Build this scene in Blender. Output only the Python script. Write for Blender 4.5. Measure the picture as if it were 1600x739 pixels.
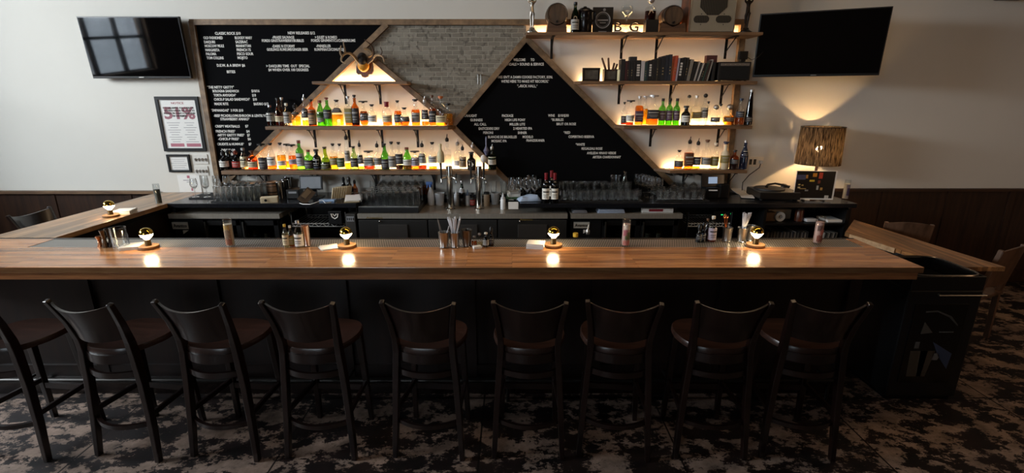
import bpy, bmesh, math, random
from math import pi, sin, cos, radians, sqrt
from mathutils import Vector, Matrix
random.seed(7)
S = bpy.context.scene
COL = S.collection
for o in list(bpy.data.objects):
    bpy.data.objects.remove(o)

# ------------------------------------------------------------------ camera
FPX, PITCH, XC, YC, EYE = 766.0, radians(15.73), 800.0, 369.5, 2.095
cam_d = bpy.data.cameras.new('camera')
cam_d.sensor_width = 36.0
cam_d.lens = FPX / 1600 * 36.0
cam_d.clip_start = 0.05
cam = bpy.data.objects.new('camera', cam_d)
COL.objects.link(cam)
cam.location = (0, 0, EYE)
cam.rotation_euler = (pi / 2 - PITCH, 0, 0)
S.camera = cam
# ------------------------------------------------------------------ view, world, lights
S.view_settings.view_transform = 'Standard'
S.view_settings.look = 'None'
S.view_settings.exposure = 0.0
S.view_settings.gamma = 1.0
S.view_settings.use_curve_mapping = False
S.cycles.use_denoising = True
S.cycles.max_bounces = 16
S.cycles.diffuse_bounces = 4
S.cycles.glossy_bounces = 4
S.cycles.transmission_bounces = 16
S.cycles.transparent_max_bounces = 48
S.cycles.sample_clamp_indirect = 4.0
S.cycles.caustics_reflective = False
S.cycles.caustics_refractive = False
W = bpy.data.worlds.new('sky')
S.world = W
W.use_nodes = True
bg = W.node_tree.nodes['Background']
bg.inputs[0].default_value = (0.75, 0.87, 1.0, 1)
bg.inputs[1].default_value = 6.0
DAY, LED, BULB, LAMP = 760.0, 74.0, 44.0, 62.0
def area(name, loc, rot, sx, sy, power, col):
    d = bpy.data.lights.new(name, 'AREA')
    d.shape = 'RECTANGLE'; d.size = sx; d.size_y = sy; d.energy = power; d.color = col
    o = bpy.data.objects.new(name, d); COL.objects.link(o)
    o.location = loc; o.rotation_euler = rot
    return o
# daylight falling through the tall side window and through the street window behind the camera
area('daylight_side', (-7.9, 2.3, 3.4), (0, radians(-72), radians(14)), 1.0, 3.6, DAY, (0.88, 0.94, 1.0))
area('daylight_street', (-3.35, -4.35, 2.7), (radians(84), 0, 0), 2.6, .9, 60.0, (0.88, 0.94, 1.0))
# unseen warm fill light added above the bar to brighten its top
area('ceiling_fill', (1.0, 3.2, 3.75), (0, 0, 0), 5.0, .4, 30.0, (1.0, 0.68, 0.40))

area('corner_fill', (5.2, 1.8, 1.7), (radians(86), 0, 0), .7, .7, 9.0, (1.0, 0.62, 0.34))  # added fill that warms the right part of the back wall, no real lamp
# ------------------------------------------------------------------ helpers
def C(h):
    h = h.lstrip('#')
    v = [int(h[i:i + 2], 16) / 255 for i in (0, 2, 4)]
    return tuple(c / 12.92 if c <= .04045 else ((c + .055) / 1.055) ** 2.4 for c in v) + (1,)
CP, SP = cos(PITCH), sin(PITCH)
def _ray(x, y):
    a, b = (x - XC) / FPX, (y - YC) / FPX
    return Vector((a, CP - b * SP, -SP - b * CP))
def onY(x, y, Y):
    d = _ray(x, y); return Vector((0, 0, EYE)) + d * (Y / d.y)
def onZ(x, y, Z):
    d = _ray(x, y); return Vector((0, 0, EYE)) + d * ((Z - EYE) / d.z)
def ppm(p):                       # picture points per metre at a place
    return FPX / (p[1] * CP + (EYE - p[2]) * SP)

class MB:
    def __init__(s): s.b = bmesh.new(); s.mi = 0
    def _fin(s, n0):
        s.b.faces.ensure_lookup_table()
        for f in s.b.faces[n0:]: f.material_index = s.mi
    def faces(s, vs, fs, M=None):
        n0 = len(s.b.faces)
        V = [s.b.verts.new(M @ Vector(v) if M else Vector(v)) for v in vs]
        for f in fs:
            try: s.b.faces.new([V[i] for i in f])
            except ValueError: pass
        s._fin(n0); return s
    def box(s, c, d, rz=0, rx=0, ry=0, bev=0):
        M = Matrix.Translation(c) @ Matrix.Rotation(rz, 4, 'Z') @ Matrix.Rotation(ry, 4, 'Y') @ Matrix.Rotation(rx, 4, 'X')
        x, y, z = d[0] / 2, d[1] / 2, d[2] / 2
        n0 = len(s.b.faces)
        V = [s.b.verts.new(M @ Vector(v)) for v in ((-x, -y, -z), (x, -y, -z), (x, y, -z), (-x, y, -z), (-x, -y, z), (x, -y, z), (x, y, z), (-x, y, z))]
        F = [s.b.faces.new([V[i] for i in f]) for f in ((0, 3, 2, 1), (4, 5, 6, 7), (0, 1, 5, 4), (1, 2, 6, 5), (2, 3, 7, 6), (3, 0, 4, 7))]
        if bev:
            E_ = list({e for f in F for e in f.edges})
            bmesh.ops.bevel(s.b, geom=E_, offset=bev, segments=2, affect='EDGES', profile=.6)
        s._fin(n0); return s
    def prism(s, poly, z0, z1, M=None):
        n = len(poly)
        vs = [(p[0], p[1], z0) for p in poly] + [(p[0], p[1], z1) for p in poly]
        fs = [tuple(range(n))[::-1], tuple(range(n, 2 * n))] + [(i, (i + 1) % n, n + (i + 1) % n, n + i) for i in range(n)]
        return s.faces(vs, fs, M)
    def wallprism(s, poly, y0, y1):          # polygon in X,Z standing against the wall
        return s.prism(poly, 0, 1, Matrix(((1, 0, 0, 0), (0, 0, y1 - y0, y0), (0, 1, 0, 0), (0, 0, 0, 1))))
    def lathe(s, prof, n=20, M=None, sq=0, cap=True):
        vs, fs = [], []
        def rad(a):
            if not sq: return 1
            p = 2 + sq * 6
            return min(1.28, (abs(cos(a)) ** p + abs(sin(a)) ** p) ** (-1 / p))
        for r, z in prof:
            for i in range(n):
                a = 2 * pi * i / n + pi / n
                k = rad(a); vs.append((r * k * cos(a), r * k * sin(a), z))
        for j in range(len(prof) - 1):
            for i in range(n):
                i2 = (i + 1) % n
                fs.append((j * n + i, j * n + i2, (j + 1) * n + i2, (j + 1) * n + i))
        if cap:
            if prof[0][0] > 1e-5: fs.append(tuple(range(n))[::-1])
            if prof[-1][0] > 1e-5: fs.append(tuple(range((len(prof) - 1) * n, len(prof) * n)))
        return s.faces(vs, fs, M)
    def tube(s, pts, r, n=8, closed=False):
        pts = [Vector(p) for p in pts]; m = len(pts)
        rs = r if isinstance(r, (list, tuple)) else [r] * m
        vs, fs = [], []
        up = None
        for i, p in enumerate(pts):
            a = pts[(i - 1) % m] if (closed or i > 0) else p
            b = pts[(i + 1) % m] if (closed or i < m - 1) else p
            t = (b - a).normalized()
            if up is None:
                up = t.orthogonal().normalized()
            up = (up - t * up.dot(t)).normalized()
            sd = t.cross(up)
            for k in range(n):
                w = 2 * pi * k / n
                vs.append(p + (up * cos(w) + sd * sin(w)) * rs[i])
        for i in range(m if closed else m - 1):
            j = (i + 1) % m
            for k in range(n):
                k2 = (k + 1) % n
                fs.append((i * n + k, i * n + k2, j * n + k2, j * n + k))
        if not closed:
            fs.append(tuple(range(n))[::-1]); fs.append(tuple(range((m - 1) * n, m * n)))
        return s.faces(vs, fs)
    def bar(s, p0, p1, w0, d0, w1=None, d1=None, ax=(0, 1, 0)):   # tapered rectangular bar; w along side, d along ax
        p0, p1 = Vector(p0), Vector(p1); w1 = w1 or w0; d1 = d1 or d0
        t = (p1 - p0).normalized(); a = Vector(ax); a = (a - t * a.dot(t)).normalized(); b = t.cross(a)
        vs = []
        for p, w, d in ((p0, w0, d0), (p1, w1, d1)):
            for i, j in ((-1, -1), (1, -1), (1, 1), (-1, 1)):
                vs.append(p + b * (i * w / 2) + a * (j * d / 2))
        return s.faces(vs, [(3, 2, 1, 0), (4, 5, 6, 7), (0, 1, 5, 4), (1, 2, 6, 5), (2, 3, 7, 6), (3, 0, 4, 7)])
    def sweep(s, pts, w, d, up=(0, 0, 1)):     # rectangular section w (sideways) by d (along up), per point lists allowed
        pts = [Vector(p) for p in pts]; m = len(pts); U = Vector(up)
        W_ = w if isinstance(w, list) else [w] * m; D_ = d if isinstance(d, list) else [d] * m
        vs, fs = [], []
        for i, p in enumerate(pts):
            t = (pts[min(i + 1, m - 1)] - pts[max(i - 1, 0)]).normalized()
            sd = t.cross(U).normalized(); u = sd.cross(t).normalized()
            for a, b in ((-1, -1), (1, -1), (1, 1), (-1, 1)):
                vs.append(p + sd * (a * W_[i] / 2) + u * (b * D_[i] / 2))
        for i in range(m - 1):
            for k in range(4):
                k2 = (k + 1) % 4
                fs.append((i * 4 + k, i * 4 + k2, i * 4 + 4 + k2, i * 4 + 4 + k))
        fs.append((3, 2, 1, 0)); fs.append(tuple(range(4 * m - 4, 4 * m)))
        return s.faces(vs, fs)
    def ball(s, c, r, n=16, m=10, a0=0, a1=pi):
        rx, ry, rz = r if isinstance(r, (tuple, list)) else (r, r, r)
        prof = [(max(1e-6, sin(a0 + (a1 - a0) * i / m)), -cos(a0 + (a1 - a0) * i / m)) for i in range(m + 1)]
        return s.lathe(prof, n, Matrix.Translation(c) @ Matrix.Diagonal((rx, ry, rz, 1)), cap=True)
    def build(s, name, mats, parent=None, loc=None, smooth=True, bev=0, sub=0, kind=None):
        me = bpy.data.meshes.new(name)
        bmesh.ops.recalc_face_normals(s.b, faces=s.b.faces[:])
        s.b.to_mesh(me); s.b.free()
        if not isinstance(mats, (list, tuple)): mats = [mats]
        for m in mats: me.materials.append(m)
        if smooth:
            for p in me.polygons: p.use_smooth = True
            try: me.set_sharp_from_angle(angle=radians(38))
            except Exception: pass
        o = bpy.data.objects.new(name, me); COL.objects.link(o)
        if parent: o.parent = parent
        if loc is not None: o.location = loc
        if bev:
            md = o.modifiers.new('bevel', 'BEVEL'); md.width = bev; md.segments = 2; md.limit_method = 'ANGLE'
        if sub:
            md = o.modifiers.new('sub', 'SUBSURF'); md.levels = sub; md.render_levels = sub
        if kind: o['kind'] = kind
        return o
def tag(o, label, cat, group=None, kind=None):
    o['label'] = label; o['category'] = cat
    if group: o['group'] = group
    if kind: o['kind'] = kind
    return o
def thing(name, label, cat, loc=(0, 0, 0), rz=0, group=None):
    o = bpy.data.objects.new(name, None); COL.objects.link(o)
    o.empty_display_size = .05
    o.location = loc; o.rotation_euler = (0, 0, rz)
    return tag(o, label, cat, group)
def dup(root, loc, rz=0, label=None, group=None, sc=None):
    r = root.copy(); COL.objects.link(r); r.location = loc; r.rotation_euler = (0, 0, rz)
    if label: r['label'] = label
    if group: r['group'] = group
    if sc: r.scale = sc
    for ch in list(root.children):
        c = ch.copy(); COL.objects.link(c); c.parent = r
        for g in list(ch.children):
            d = g.copy(); COL.objects.link(d); d.parent = c
    return r
ORD = 'zeroth first second third fourth fifth sixth seventh eighth ninth tenth eleventh twelfth thirteenth fourteenth fifteenth sixteenth seventeenth eighteenth nineteenth twentieth'.split()
def nth(i):
    if i <= 20: return ORD[i]
    if i < 30: return 'twenty-' + ORD[i - 20]
    if i == 30: return 'thirtieth'
    return 'thirty-' + ORD[i - 30]

# ------------------------------------------------------------------ materials
_M = {}
def nd(nt, t, **k):
    n = nt.nodes.new(t)
    for a, b in k.items(): setattr(n, a, b)
    return n
def mat(name, col, rough=.5, metal=0, var=.08, scale=20, spec=None, bump=0, emis=None, estr=0, stretch=(1, 1, 1), coat=0):
    if name in _M: return _M[name]
    m = bpy.data.materials.new(name); m.use_nodes = True; _M[name] = m
    nt = m.node_tree; b = nt.nodes['Principled BSDF']
    c = C(col) if isinstance(col, str) else tuple(col) + (1,) * (4 - len(col))
    tc = nd(nt, 'ShaderNodeTexCoord'); mp = nd(nt, 'ShaderNodeMapping'); mp.inputs['Scale'].default_value = stretch
    nz = nd(nt, 'ShaderNodeTexNoise'); nz.inputs['Scale'].default_value = scale; nz.inputs['Detail'].default_value = 3
    nt.links.new(tc.outputs['Object'], mp.inputs['Vector']); nt.links.new(mp.outputs[0], nz.inputs['Vector'])
    mx = nd(nt, 'ShaderNodeMix', data_type='RGBA')
    mx.inputs[6].default_value = tuple(x * (1 - var) for x in c[:3]) + (1,)
    mx.inputs[7].default_value = tuple(min(1, x * (1 + var)) for x in c[:3]) + (1,)
    nt.links.new(nz.outputs[0], mx.inputs[0]); nt.links.new(mx.outputs[2], b.inputs['Base Color'])
    b.inputs['Roughness'].default_value = rough; b.inputs['Metallic'].default_value = metal
    if spec is not None: b.inputs['Specular IOR Level'].default_value = spec
    if coat: b.inputs['Coat Weight'].default_value = coat; b.inputs['Coat Roughness'].default_value = .08
    if bump:
        bp = nd(nt, 'ShaderNodeBump'); bp.inputs['Strength'].default_value = bump; bp.inputs['Distance'].default_value = .01
        nt.links.new(nz.outputs[0], bp.inputs['Height']); nt.links.new(bp.outputs[0], b.inputs['Normal'])
    if emis:
        b.inputs['Emission Color'].default_value = C(emis) if isinstance(emis, str) else tuple(emis) + (1,)
        b.inputs['Emission Strength'].default_value = estr
    return m
def glass(name, tint, gl=.9, rough=.03, edge=.6, haze=0, refr=0):
    if name in _M: return _M[name]
    m = bpy.data.materials.new(name); m.use_nodes = True; _M[name] = m
    nt = m.node_tree; nt.nodes.clear()
    out = nd(nt, 'ShaderNodeOutputMaterial'); tr = nd(nt, 'ShaderNodeBsdfTransparent'); gy = nd(nt, 'ShaderNodeBsdfGlossy')
    c = C(tint) if isinstance(tint, str) else tuple(tint) + (1,)
    tr.inputs[0].default_value = c; gy.inputs[0].default_value = (gl, gl, gl, 1); gy.inputs['Roughness'].default_value = rough
    lw = nd(nt, 'ShaderNodeLayerWeight'); lw.inputs[0].default_value = .5
    pw = nd(nt, 'ShaderNodeMath', operation='POWER'); pw.inputs[1].default_value = 3.0
    ml = nd(nt, 'ShaderNodeMath', operation='MULTIPLY_ADD'); ml.inputs[1].default_value = edge; ml.inputs[2].default_value = .05
    mx = nd(nt, 'ShaderNodeMixShader')
    nt.links.new(lw.outputs['Facing'], pw.inputs[0]); nt.links.new(pw.outputs[0], ml.inputs[0]); nt.links.new(ml.outputs[0], mx.inputs[0])
    body = tr.outputs[0]
    if haze:
        df = nd(nt, 'ShaderNodeBsdfTranslucent'); df.inputs[0].default_value = (1, 1, 1, 1); hz = nd(nt, 'ShaderNodeMixShader'); hz.inputs[0].default_value = haze
        nt.links.new(body, hz.inputs[1]); nt.links.new(df.outputs[0], hz.inputs[2]); body = hz.outputs[0]
    if refr:
        gb = nd(nt, 'ShaderNodeBsdfGlass'); gb.inputs['IOR'].default_value = 1.3; gb.inputs['Roughness'].default_value = 0; gm = nd(nt, 'ShaderNodeMixShader'); gm.inputs[0].default_value = refr
        nt.links.new(body, gm.inputs[1]); nt.links.new(gb.outputs[0], gm.inputs[2]); body = gm.outputs[0]
    nt.links.new(body, mx.inputs[1]); nt.links.new(gy.outputs[0], mx.inputs[2]); nt.links.new(mx.outputs[0], out.inputs[0])
    return m
def liquid(name, col, body=.22):
    if name in _M: return _M[name]
    m = bpy.data.materials.new(name); m.use_nodes = True; _M[name] = m
    nt = m.node_tree; nt.nodes.clear()
    out = nd(nt, 'ShaderNodeOutputMaterial'); tr = nd(nt, 'ShaderNodeBsdfTransparent'); df = nd(nt, 'ShaderNodeBsdfDiffuse')
    c = C(col); tr.inputs[0].default_value = tuple(x ** .75 for x in c[:3]) + (1,); df.inputs[0].default_value = c
    mx = nd(nt, 'ShaderNodeMixShader'); mx.inputs[0].default_value = body
    nt.links.new(tr.outputs[0], mx.inputs[1]); nt.links.new(df.outputs[0], mx.inputs[2]); nt.links.new(mx.outputs[0], out.inputs[0])
    return m
def emit(name, col, s):
    if name in _M: return _M[name]
    m = bpy.data.materials.new(name); m.use_nodes = True; _M[name] = m
    nt = m.node_tree; nt.nodes.clear()
    out = nd(nt, 'ShaderNodeOutputMaterial'); e = nd(nt, 'ShaderNodeEmission')
    e.inputs[0].default_value = C(col) if isinstance(col, str) else tuple(col) + (1,); e.inputs[1].default_value = s
    nt.links.new(e.outputs[0], out.inputs[0])
    return m
def wood(name, c1, c2, rough=.4, strip=None, rot=0, grain=(2, 30, 30), coat=0, dark=.5, bump=.05, axis='X'):
    """stained wood: streaky grain along one axis; strip=(length,width) makes glued butcher-block staves"""
    if name in _M: return _M[name]
    m = bpy.data.materials.new(name); m.use_nodes = True; _M[name] = m
    nt = m.node_tree; b = nt.nodes['Principled BSDF']; L = nt.links.new
    tc = nd(nt, 'ShaderNodeTexCoord'); mp = nd(nt, 'ShaderNodeMapping')
    if axis == 'Y': mp.inputs['Rotation'].default_value = (0, 0, pi / 2)
    if axis == 'Z': mp.inputs['Rotation'].default_value = (0, pi / 2, 0)
    L(tc.outputs['Object'], mp.inputs['Vector'])
    mg = nd(nt, 'ShaderNodeMapping'); mg.inputs['Scale'].default_value = grain; L(mp.outputs[0], mg.inputs['Vector'])
    nz = nd(nt, 'ShaderNodeTexNoise'); nz.inputs['Scale'].default_value = 1; nz.inputs['Detail'].default_value = 5; nz.inputs['Roughness'].default_value = .65
    L(mg.outputs[0], nz.inputs['Vector'])
    rp = nd(nt, 'ShaderNodeValToRGB'); rp.color_ramp.elements[0].position = .3; rp.color_ramp.elements[1].position = .72
    rp.color_ramp.elements[0].color = C(c1); rp.color_ramp.elements[1].color = C(c2)
    L(nz.outputs[0], rp.inputs[0])
    last = rp.outputs[0]
    if strip:
        bk = nd(nt, 'ShaderNodeTexBrick'); bk.offset = .37; bk.offset_frequency = 3; bk.squash = 1
        bk.inputs['Scale'].default_value = 1; bk.inputs['Brick Width'].default_value = strip[0]; bk.inputs['Row Height'].default_value = strip[1]
        bk.inputs['Mortar Size'].default_value = .0006; bk.inputs['Bias'].default_value = 0
        bk.inputs['Color1'].default_value = (dark, dark, dark, 1); bk.inputs['Color2'].default_value = (1.25, 1.2, 1.12, 1); bk.inputs['Mortar'].default_value = (.3, .3, .3, 1)
        L(mp.outputs[0], bk.inputs['Vector'])
        mx = nd(nt, 'ShaderNodeMix', data_type='RGBA', blend_type='MULTIPLY'); mx.inputs[0].default_value = 1
        L(last, mx.inputs[6]); L(bk.outputs[0], mx.inputs[7]); last = mx.outputs[2]
    L(last, b.inputs['Base Color']); b.inputs['Roughness'].default_value = rough
    if coat: b.inputs['Coat Weight'].default_value = coat; b.inputs['Coat Roughness'].default_value = .12
    if bump:
        bp = nd(nt, 'ShaderNodeBump'); bp.inputs['Strength'].default_value = bump; bp.inputs['Distance'].default_value = .004
        L(nz.outputs[0], bp.inputs['Height']); L(bp.outputs[0], b.inputs['Normal'])
    return m
def floor_mat():
    m = bpy.data.materials.new('worn_painted_concrete'); m.use_nodes = True
    nt = m.node_tree; b = nt.nodes['Principled BSDF']; L = nt.links.new
    tc = nd(nt, 'ShaderNodeTexCoord')
    def noise(sc, det, rg, vec=None):
        n = nd(nt, 'ShaderNodeTexNoise'); n.inputs['Scale'].default_value = sc; n.inputs['Detail'].default_value = det; n.inputs['Roughness'].default_value = rg
        L(vec or tc.outputs['Object'], n.inputs['Vector']); return n.outputs[0]
    def ramp(i, p0, p1, c0, c1):
        r = nd(nt, 'ShaderNodeValToRGB'); e = r.color_ramp.elements
        e[0].position = p0; e[1].position = p1; e[0].color = c0; e[1].color = c1
        L(i, r.inputs[0]); return r.outputs[0]
    mp = nd(nt, 'ShaderNodeMapping'); mp.inputs['Scale'].default_value = (2.1, 3.0, 1); L(tc.outputs['Object'], mp.inputs['Vector'])
    big = noise(2.0, 10, .76, mp.outputs[0])
    mask = ramp(big, .50, .525, (0, 0, 0, 1), (1, 1, 1, 1))
    pale = ramp(noise(7, 5, .7), .3, .75, C('#5d4e44'), C('#ab9282'))
    darkc = ramp(noise(5, 4, .6), .35, .7, C('#0b0808'), C('#241715'))
    mx = nd(nt, 'ShaderNodeMix', data_type='RGBA'); L(mask, mx.inputs[0]); L(darkc, mx.inputs[6]); L(pale, mx.inputs[7])
    bk = nd(nt, 'ShaderNodeTexBrick'); bk.offset = 0; bk.inputs['Scale'].default_value = 1
    bk.inputs['Brick Width'].default_value = 1.22; bk.inputs['Row Height'].default_value = 1.22; bk.inputs['Mortar Size'].default_value = .006
    bk.inputs['Color1'].default_value = bk.inputs['Color2'].default_value = (1, 1, 1, 1); bk.inputs['Mortar'].default_value = (.06, .05, .05, 1)
    mo = nd(nt, 'ShaderNodeMapping'); mo.inputs['Location'].default_value = (.2, .55, 0); L(tc.outputs['Object'], mo.inputs['Vector']); L(mo.outputs[0], bk.inputs['Vector'])
    m2 = nd(nt, 'ShaderNodeMix', data_type='RGBA', blend_type='MULTIPLY'); m2.inputs[0].default_value = 1
    L(mx.outputs[2], m2.inputs[6]); L(bk.outputs[0], m2.inputs[7]); L(m2.outputs[2], b.inputs['Base Color'])
    b.inputs['Roughness'].default_value = .55; b.inputs['Specular IOR Level'].default_value = .3
    bp = nd(nt, 'ShaderNodeBump'); bp.inputs['Strength'].default_value = .25; bp.inputs['Distance'].default_value = .004
    L(big, bp.inputs['Height']); L(bp.outputs[0], b.inputs['Normal'])
    return m
def brick_mat():
    m = bpy.data.materials.new('painted_brick'); m.use_nodes = True
    nt = m.node_tree; b = nt.nodes['Principled BSDF']; L = nt.links.new
    tc = nd(nt, 'ShaderNodeTexCoord'); mp = nd(nt, 'ShaderNodeMapping'); mp.inputs['Rotation'].default_value = (-pi / 2, 0, 0)
    L(tc.outputs['Object'], mp.inputs['Vector'])
    nz0 = nd(nt, 'ShaderNodeTexNoise'); nz0.inputs['Scale'].default_value = 14; L(tc.outputs['Object'], nz0.inputs['Vector'])
    ad = nd(nt, 'ShaderNodeMix', data_type='RGBA', blend_type='LINEAR_LIGHT'); ad.inputs[0].default_value = .008
    L(mp.outputs[0], ad.inputs[6]); L(nz0.outputs[1], ad.inputs[7])
    bk = nd(nt, 'ShaderNodeTexBrick'); bk.inputs['Scale'].default_value = 1
    bk.inputs['Brick Width'].default_value = .125; bk.inputs['Row Height'].default_value = .043; bk.inputs['Mortar Size'].default_value = .0035; bk.inputs['Mortar Smooth'].default_value = .4
    bk.inputs['Color1'].default_value = C('#8d877b'); bk.inputs['Color2'].default_value = C('#736d62'); bk.inputs['Mortar'].default_value = C('#aaa495')
    L(ad.outputs[2], bk.inputs['Vector'])
    nz = nd(nt, 'ShaderNodeTexNoise'); nz.inputs['Scale'].default_value = 22; nz.inputs['Detail'].default_value = 4; L(tc.outputs['Object'], nz.inputs['Vector'])
    rp = nd(nt, 'ShaderNodeValToRGB'); rp.color_ramp.elements[0].position = .3; rp.color_ramp.elements[0].color = (.25, .23, .22, 1); rp.color_ramp.elements[1].position = .46; rp.color_ramp.elements[1].color = (1, 1, 1, 1)
    L(nz.outputs[0], rp.inputs[0])
    mx = nd(nt, 'ShaderNodeMix', data_type='RGBA', blend_type='MULTIPLY'); mx.inputs[0].default_value = .8
    L(bk.outputs[0], mx.inputs[6]); L(rp.outputs[0], mx.inputs[7]); L(mx.outputs[2], b.inputs['Base Color'])
    b.inputs['Roughness'].default_value = .85
    bp = nd(nt, 'ShaderNodeBump'); bp.invert = True; bp.inputs['Strength'].default_value = 1.0; bp.inputs['Distance'].default_value = .008
    L(bk.outputs[1], bp.inputs['Height']); L(bp.outputs[0], b.inputs['Normal'])
    return m
def mat_slots(name, cbar, cgap, pitch, rough=.3, metal=.9):
    """pierced steel rail: rows of short slots"""
    m = bpy.data.materials.new(name); m.use_nodes = True
    nt = m.node_tree; b = nt.nodes['Principled BSDF']; L = nt.links.new
    tc = nd(nt, 'ShaderNodeTexCoord')
    bk = nd(nt, 'ShaderNodeTexBrick'); bk.offset = .5; bk.inputs['Scale'].default_value = 1
    bk.inputs['Brick Width'].default_value = pitch; bk.inputs['Row Height'].default_value = pitch * 1.6; bk.inputs['Mortar Size'].default_value = pitch * .22; bk.inputs['Mortar Smooth'].default_value = .2
    bk.inputs['Color1'].default_value = bk.inputs['Color2'].default_value = C(cgap); bk.inputs['Mortar'].default_value = C(cbar)
    L(tc.outputs['Object'], bk.inputs['Vector']); L(bk.outputs[0], b.inputs['Base Color'])
    b.inputs['Metallic'].default_value = metal; b.inputs['Roughness'].default_value = rough
    return m
def shade_mat():
    m = bpy.data.materials.new('woven_fibre_shade'); m.use_nodes = True
    nt = m.node_tree; nt.nodes.clear(); L = nt.links.new
    out = nd(nt, 'ShaderNodeOutputMaterial'); tl = nd(nt, 'ShaderNodeBsdfTranslucent'); df = nd(nt, 'ShaderNodeBsdfDiffuse'); tr = nd(nt, 'ShaderNodeBsdfTransparent')
    tc = nd(nt, 'ShaderNodeTexCoord'); mp = nd(nt, 'ShaderNodeMapping'); mp.inputs['Scale'].default_value = (60, 60, 5); L(tc.outputs['Object'], mp.inputs['Vector'])
    nz = nd(nt, 'ShaderNodeTexNoise'); nz.inputs['Scale'].default_value = 2; nz.inputs['Detail'].default_value = 4; L(mp.outputs[0], nz.inputs['Vector'])
    rp = nd(nt, 'ShaderNodeValToRGB'); rp.color_ramp.elements[0].position = .38; rp.color_ramp.elements[0].color = C('#1d1610'); rp.color_ramp.elements[1].position = .72; rp.color_ramp.elements[1].color = C('#6d5b48')
    L(nz.outputs[0], rp.inputs[0]); L(rp.outputs[0], tl.inputs[0]); L(rp.outputs[0], df.inputs[0])
    m1 = nd(nt, 'ShaderNodeMixShader'); m1.inputs[0].default_value = .15; L(df.outputs[0], m1.inputs[1]); L(tl.outputs[0], m1.inputs[2])
    r2 = nd(nt, 'ShaderNodeValToRGB'); r2.color_ramp.elements[0].position = .6; r2.color_ramp.elements[0].color = (0, 0, 0, 1); r2.color_ramp.elements[1].position = .75; r2.color_ramp.elements[1].color = (.55, .55, .55, 1)
    L(nz.outputs[0], r2.inputs[0])
    m2 = nd(nt, 'ShaderNodeMixShader'); L(r2.outputs[0], m2.inputs[0]); L(m1.outputs[0], m2.inputs[1]); L(tr.outputs[0], m2.inputs[2]); L(m2.outputs[0], out.inputs[0])
    return m

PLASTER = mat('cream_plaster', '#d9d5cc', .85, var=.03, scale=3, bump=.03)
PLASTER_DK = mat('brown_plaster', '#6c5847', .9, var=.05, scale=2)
CEIL = mat('dark_ceiling_paint', '#3a3633', .9)
WAINS = wood('dark_wainscot_wood', '#1d120c', '#3d2618', .38, grain=(30, 30, 2), axis='X')
BARWOOD = wood('butcher_block', '#965a33', '#e2a66e', .24, strip=(.8, .030), grain=(3, 60, 60), dark=.62, coat=.3, bump=.02)
BARWOOD_Y = wood('butcher_block_along', '#85603f', '#c09a72', .3, strip=(.6, .045), grain=(3, 60, 60), dark=.55, coat=.15, bump=.02, axis='Y')
TRIMW = wood('trim_oak', '#5c462e', '#957654', .5, grain=(12, 12, 12))
SHELFW = wood('shelf_wood', '#4a3524', '#8a6a4c', .5, grain=(3, 40, 60))
BARPANEL = wood('bar_front_stained_wood', '#0c0706', '#20120d', .42, grain=(24, 24, 2), bump=.03)
STOOLW = wood('espresso_stool_wood', '#100705', '#1e0e0a', .3, grain=(18, 18, 3), bump=.02, coat=.25)
SEATW = wood('stool_seat_wood', '#1c110c', '#38221a', .33, grain=(3, 26, 26), bump=.02)
BLACK = mat('black_paint', '#070708', .5, var=.1, spec=.3)
BLKPL = mat('black_plastic', '#0d0d0e', .35, var=.1)
BLKRUB = mat('black_rubber', '#0a0a0a', .75)
FELT = mat('black_letter_felt', '#08080a', 1.0, spec=.12, var=.25, scale=60, stretch=(1, 1, 9))
WHITEL = mat('white_letter_plastic', '#eeebe4', .5, var=.02)
STEEL = mat('brushed_steel', '#b9b6b0', .28, 1, var=.08, scale=40, stretch=(.3, 8, 8))
CHROME = mat('chrome', '#d8d8d8', .08, 1, var=.02)
DKSTEEL = mat('dark_steel', '#3a3836', .4, .9)
COUNTER = mat('black_counter_laminate', '#15161a', .22, var=.15, scale=12)
TVGLASS = mat('black_screen_glass', '#030304', .04, var=.02)
IRON = mat('black_iron_bracket', '#17120f', .5, .5)
CLEAR = glass('clear_glass', (.95, .96, .96))
WATERG = glass('bar_glassware', (.97, .98, .98), gl=1.0, rough=.03, edge=1.9, haze=.018, refr=.3)
PAPER = mat('white_paper', '#e9e7e2', .8, var=.02)
CREAM = mat('cream_paper', '#d9c9a8', .8, var=.05)
GOLDM = mat('gold_mirror', '#e0b84a', .06, 1, var=.02)
BRASS = mat('aged_brass', '#5a4528', .35, .9)
COPPER = mat('copper', '#c98a62', .22, 1)
WALNUT = wood('walnut_disc', '#5c3d24', '#9c764c', .45, grain=(30, 8, 30))
LEDM = emit('warm_led_strip', (1, .61, .28), LED)

# ------------------------------------------------------------------ room shell
WY = 5.5
MB().box((-.25, 1.0, -.05), (13.9, 11, .1)).build('floor', floor_mat(), kind='structure', smooth=False)
MB().box((-.25, 1.0, 3.85), (13.9, 11, .1)).build('ceiling', CEIL, kind='structure', smooth=False)
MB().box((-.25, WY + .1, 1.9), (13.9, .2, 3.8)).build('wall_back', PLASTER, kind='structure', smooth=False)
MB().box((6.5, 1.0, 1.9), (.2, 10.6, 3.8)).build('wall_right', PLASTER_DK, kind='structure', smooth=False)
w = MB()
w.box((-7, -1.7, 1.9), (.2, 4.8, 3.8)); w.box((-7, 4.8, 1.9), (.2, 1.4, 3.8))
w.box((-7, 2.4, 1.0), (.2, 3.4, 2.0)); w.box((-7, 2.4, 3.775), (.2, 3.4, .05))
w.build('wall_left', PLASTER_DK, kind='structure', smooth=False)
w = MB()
w.box((-5.8, -4.1, 1.9), (2.2, .2, 3.8)); w.box((2.2, -4.1, 1.9), (8.4, .2, 3.8)); w.box((-3.35, -4.1, .65), (2.7, .2, 1.3)); w.box((-3.35, -4.1, 3.45), (2.7, .2, .7))
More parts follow.
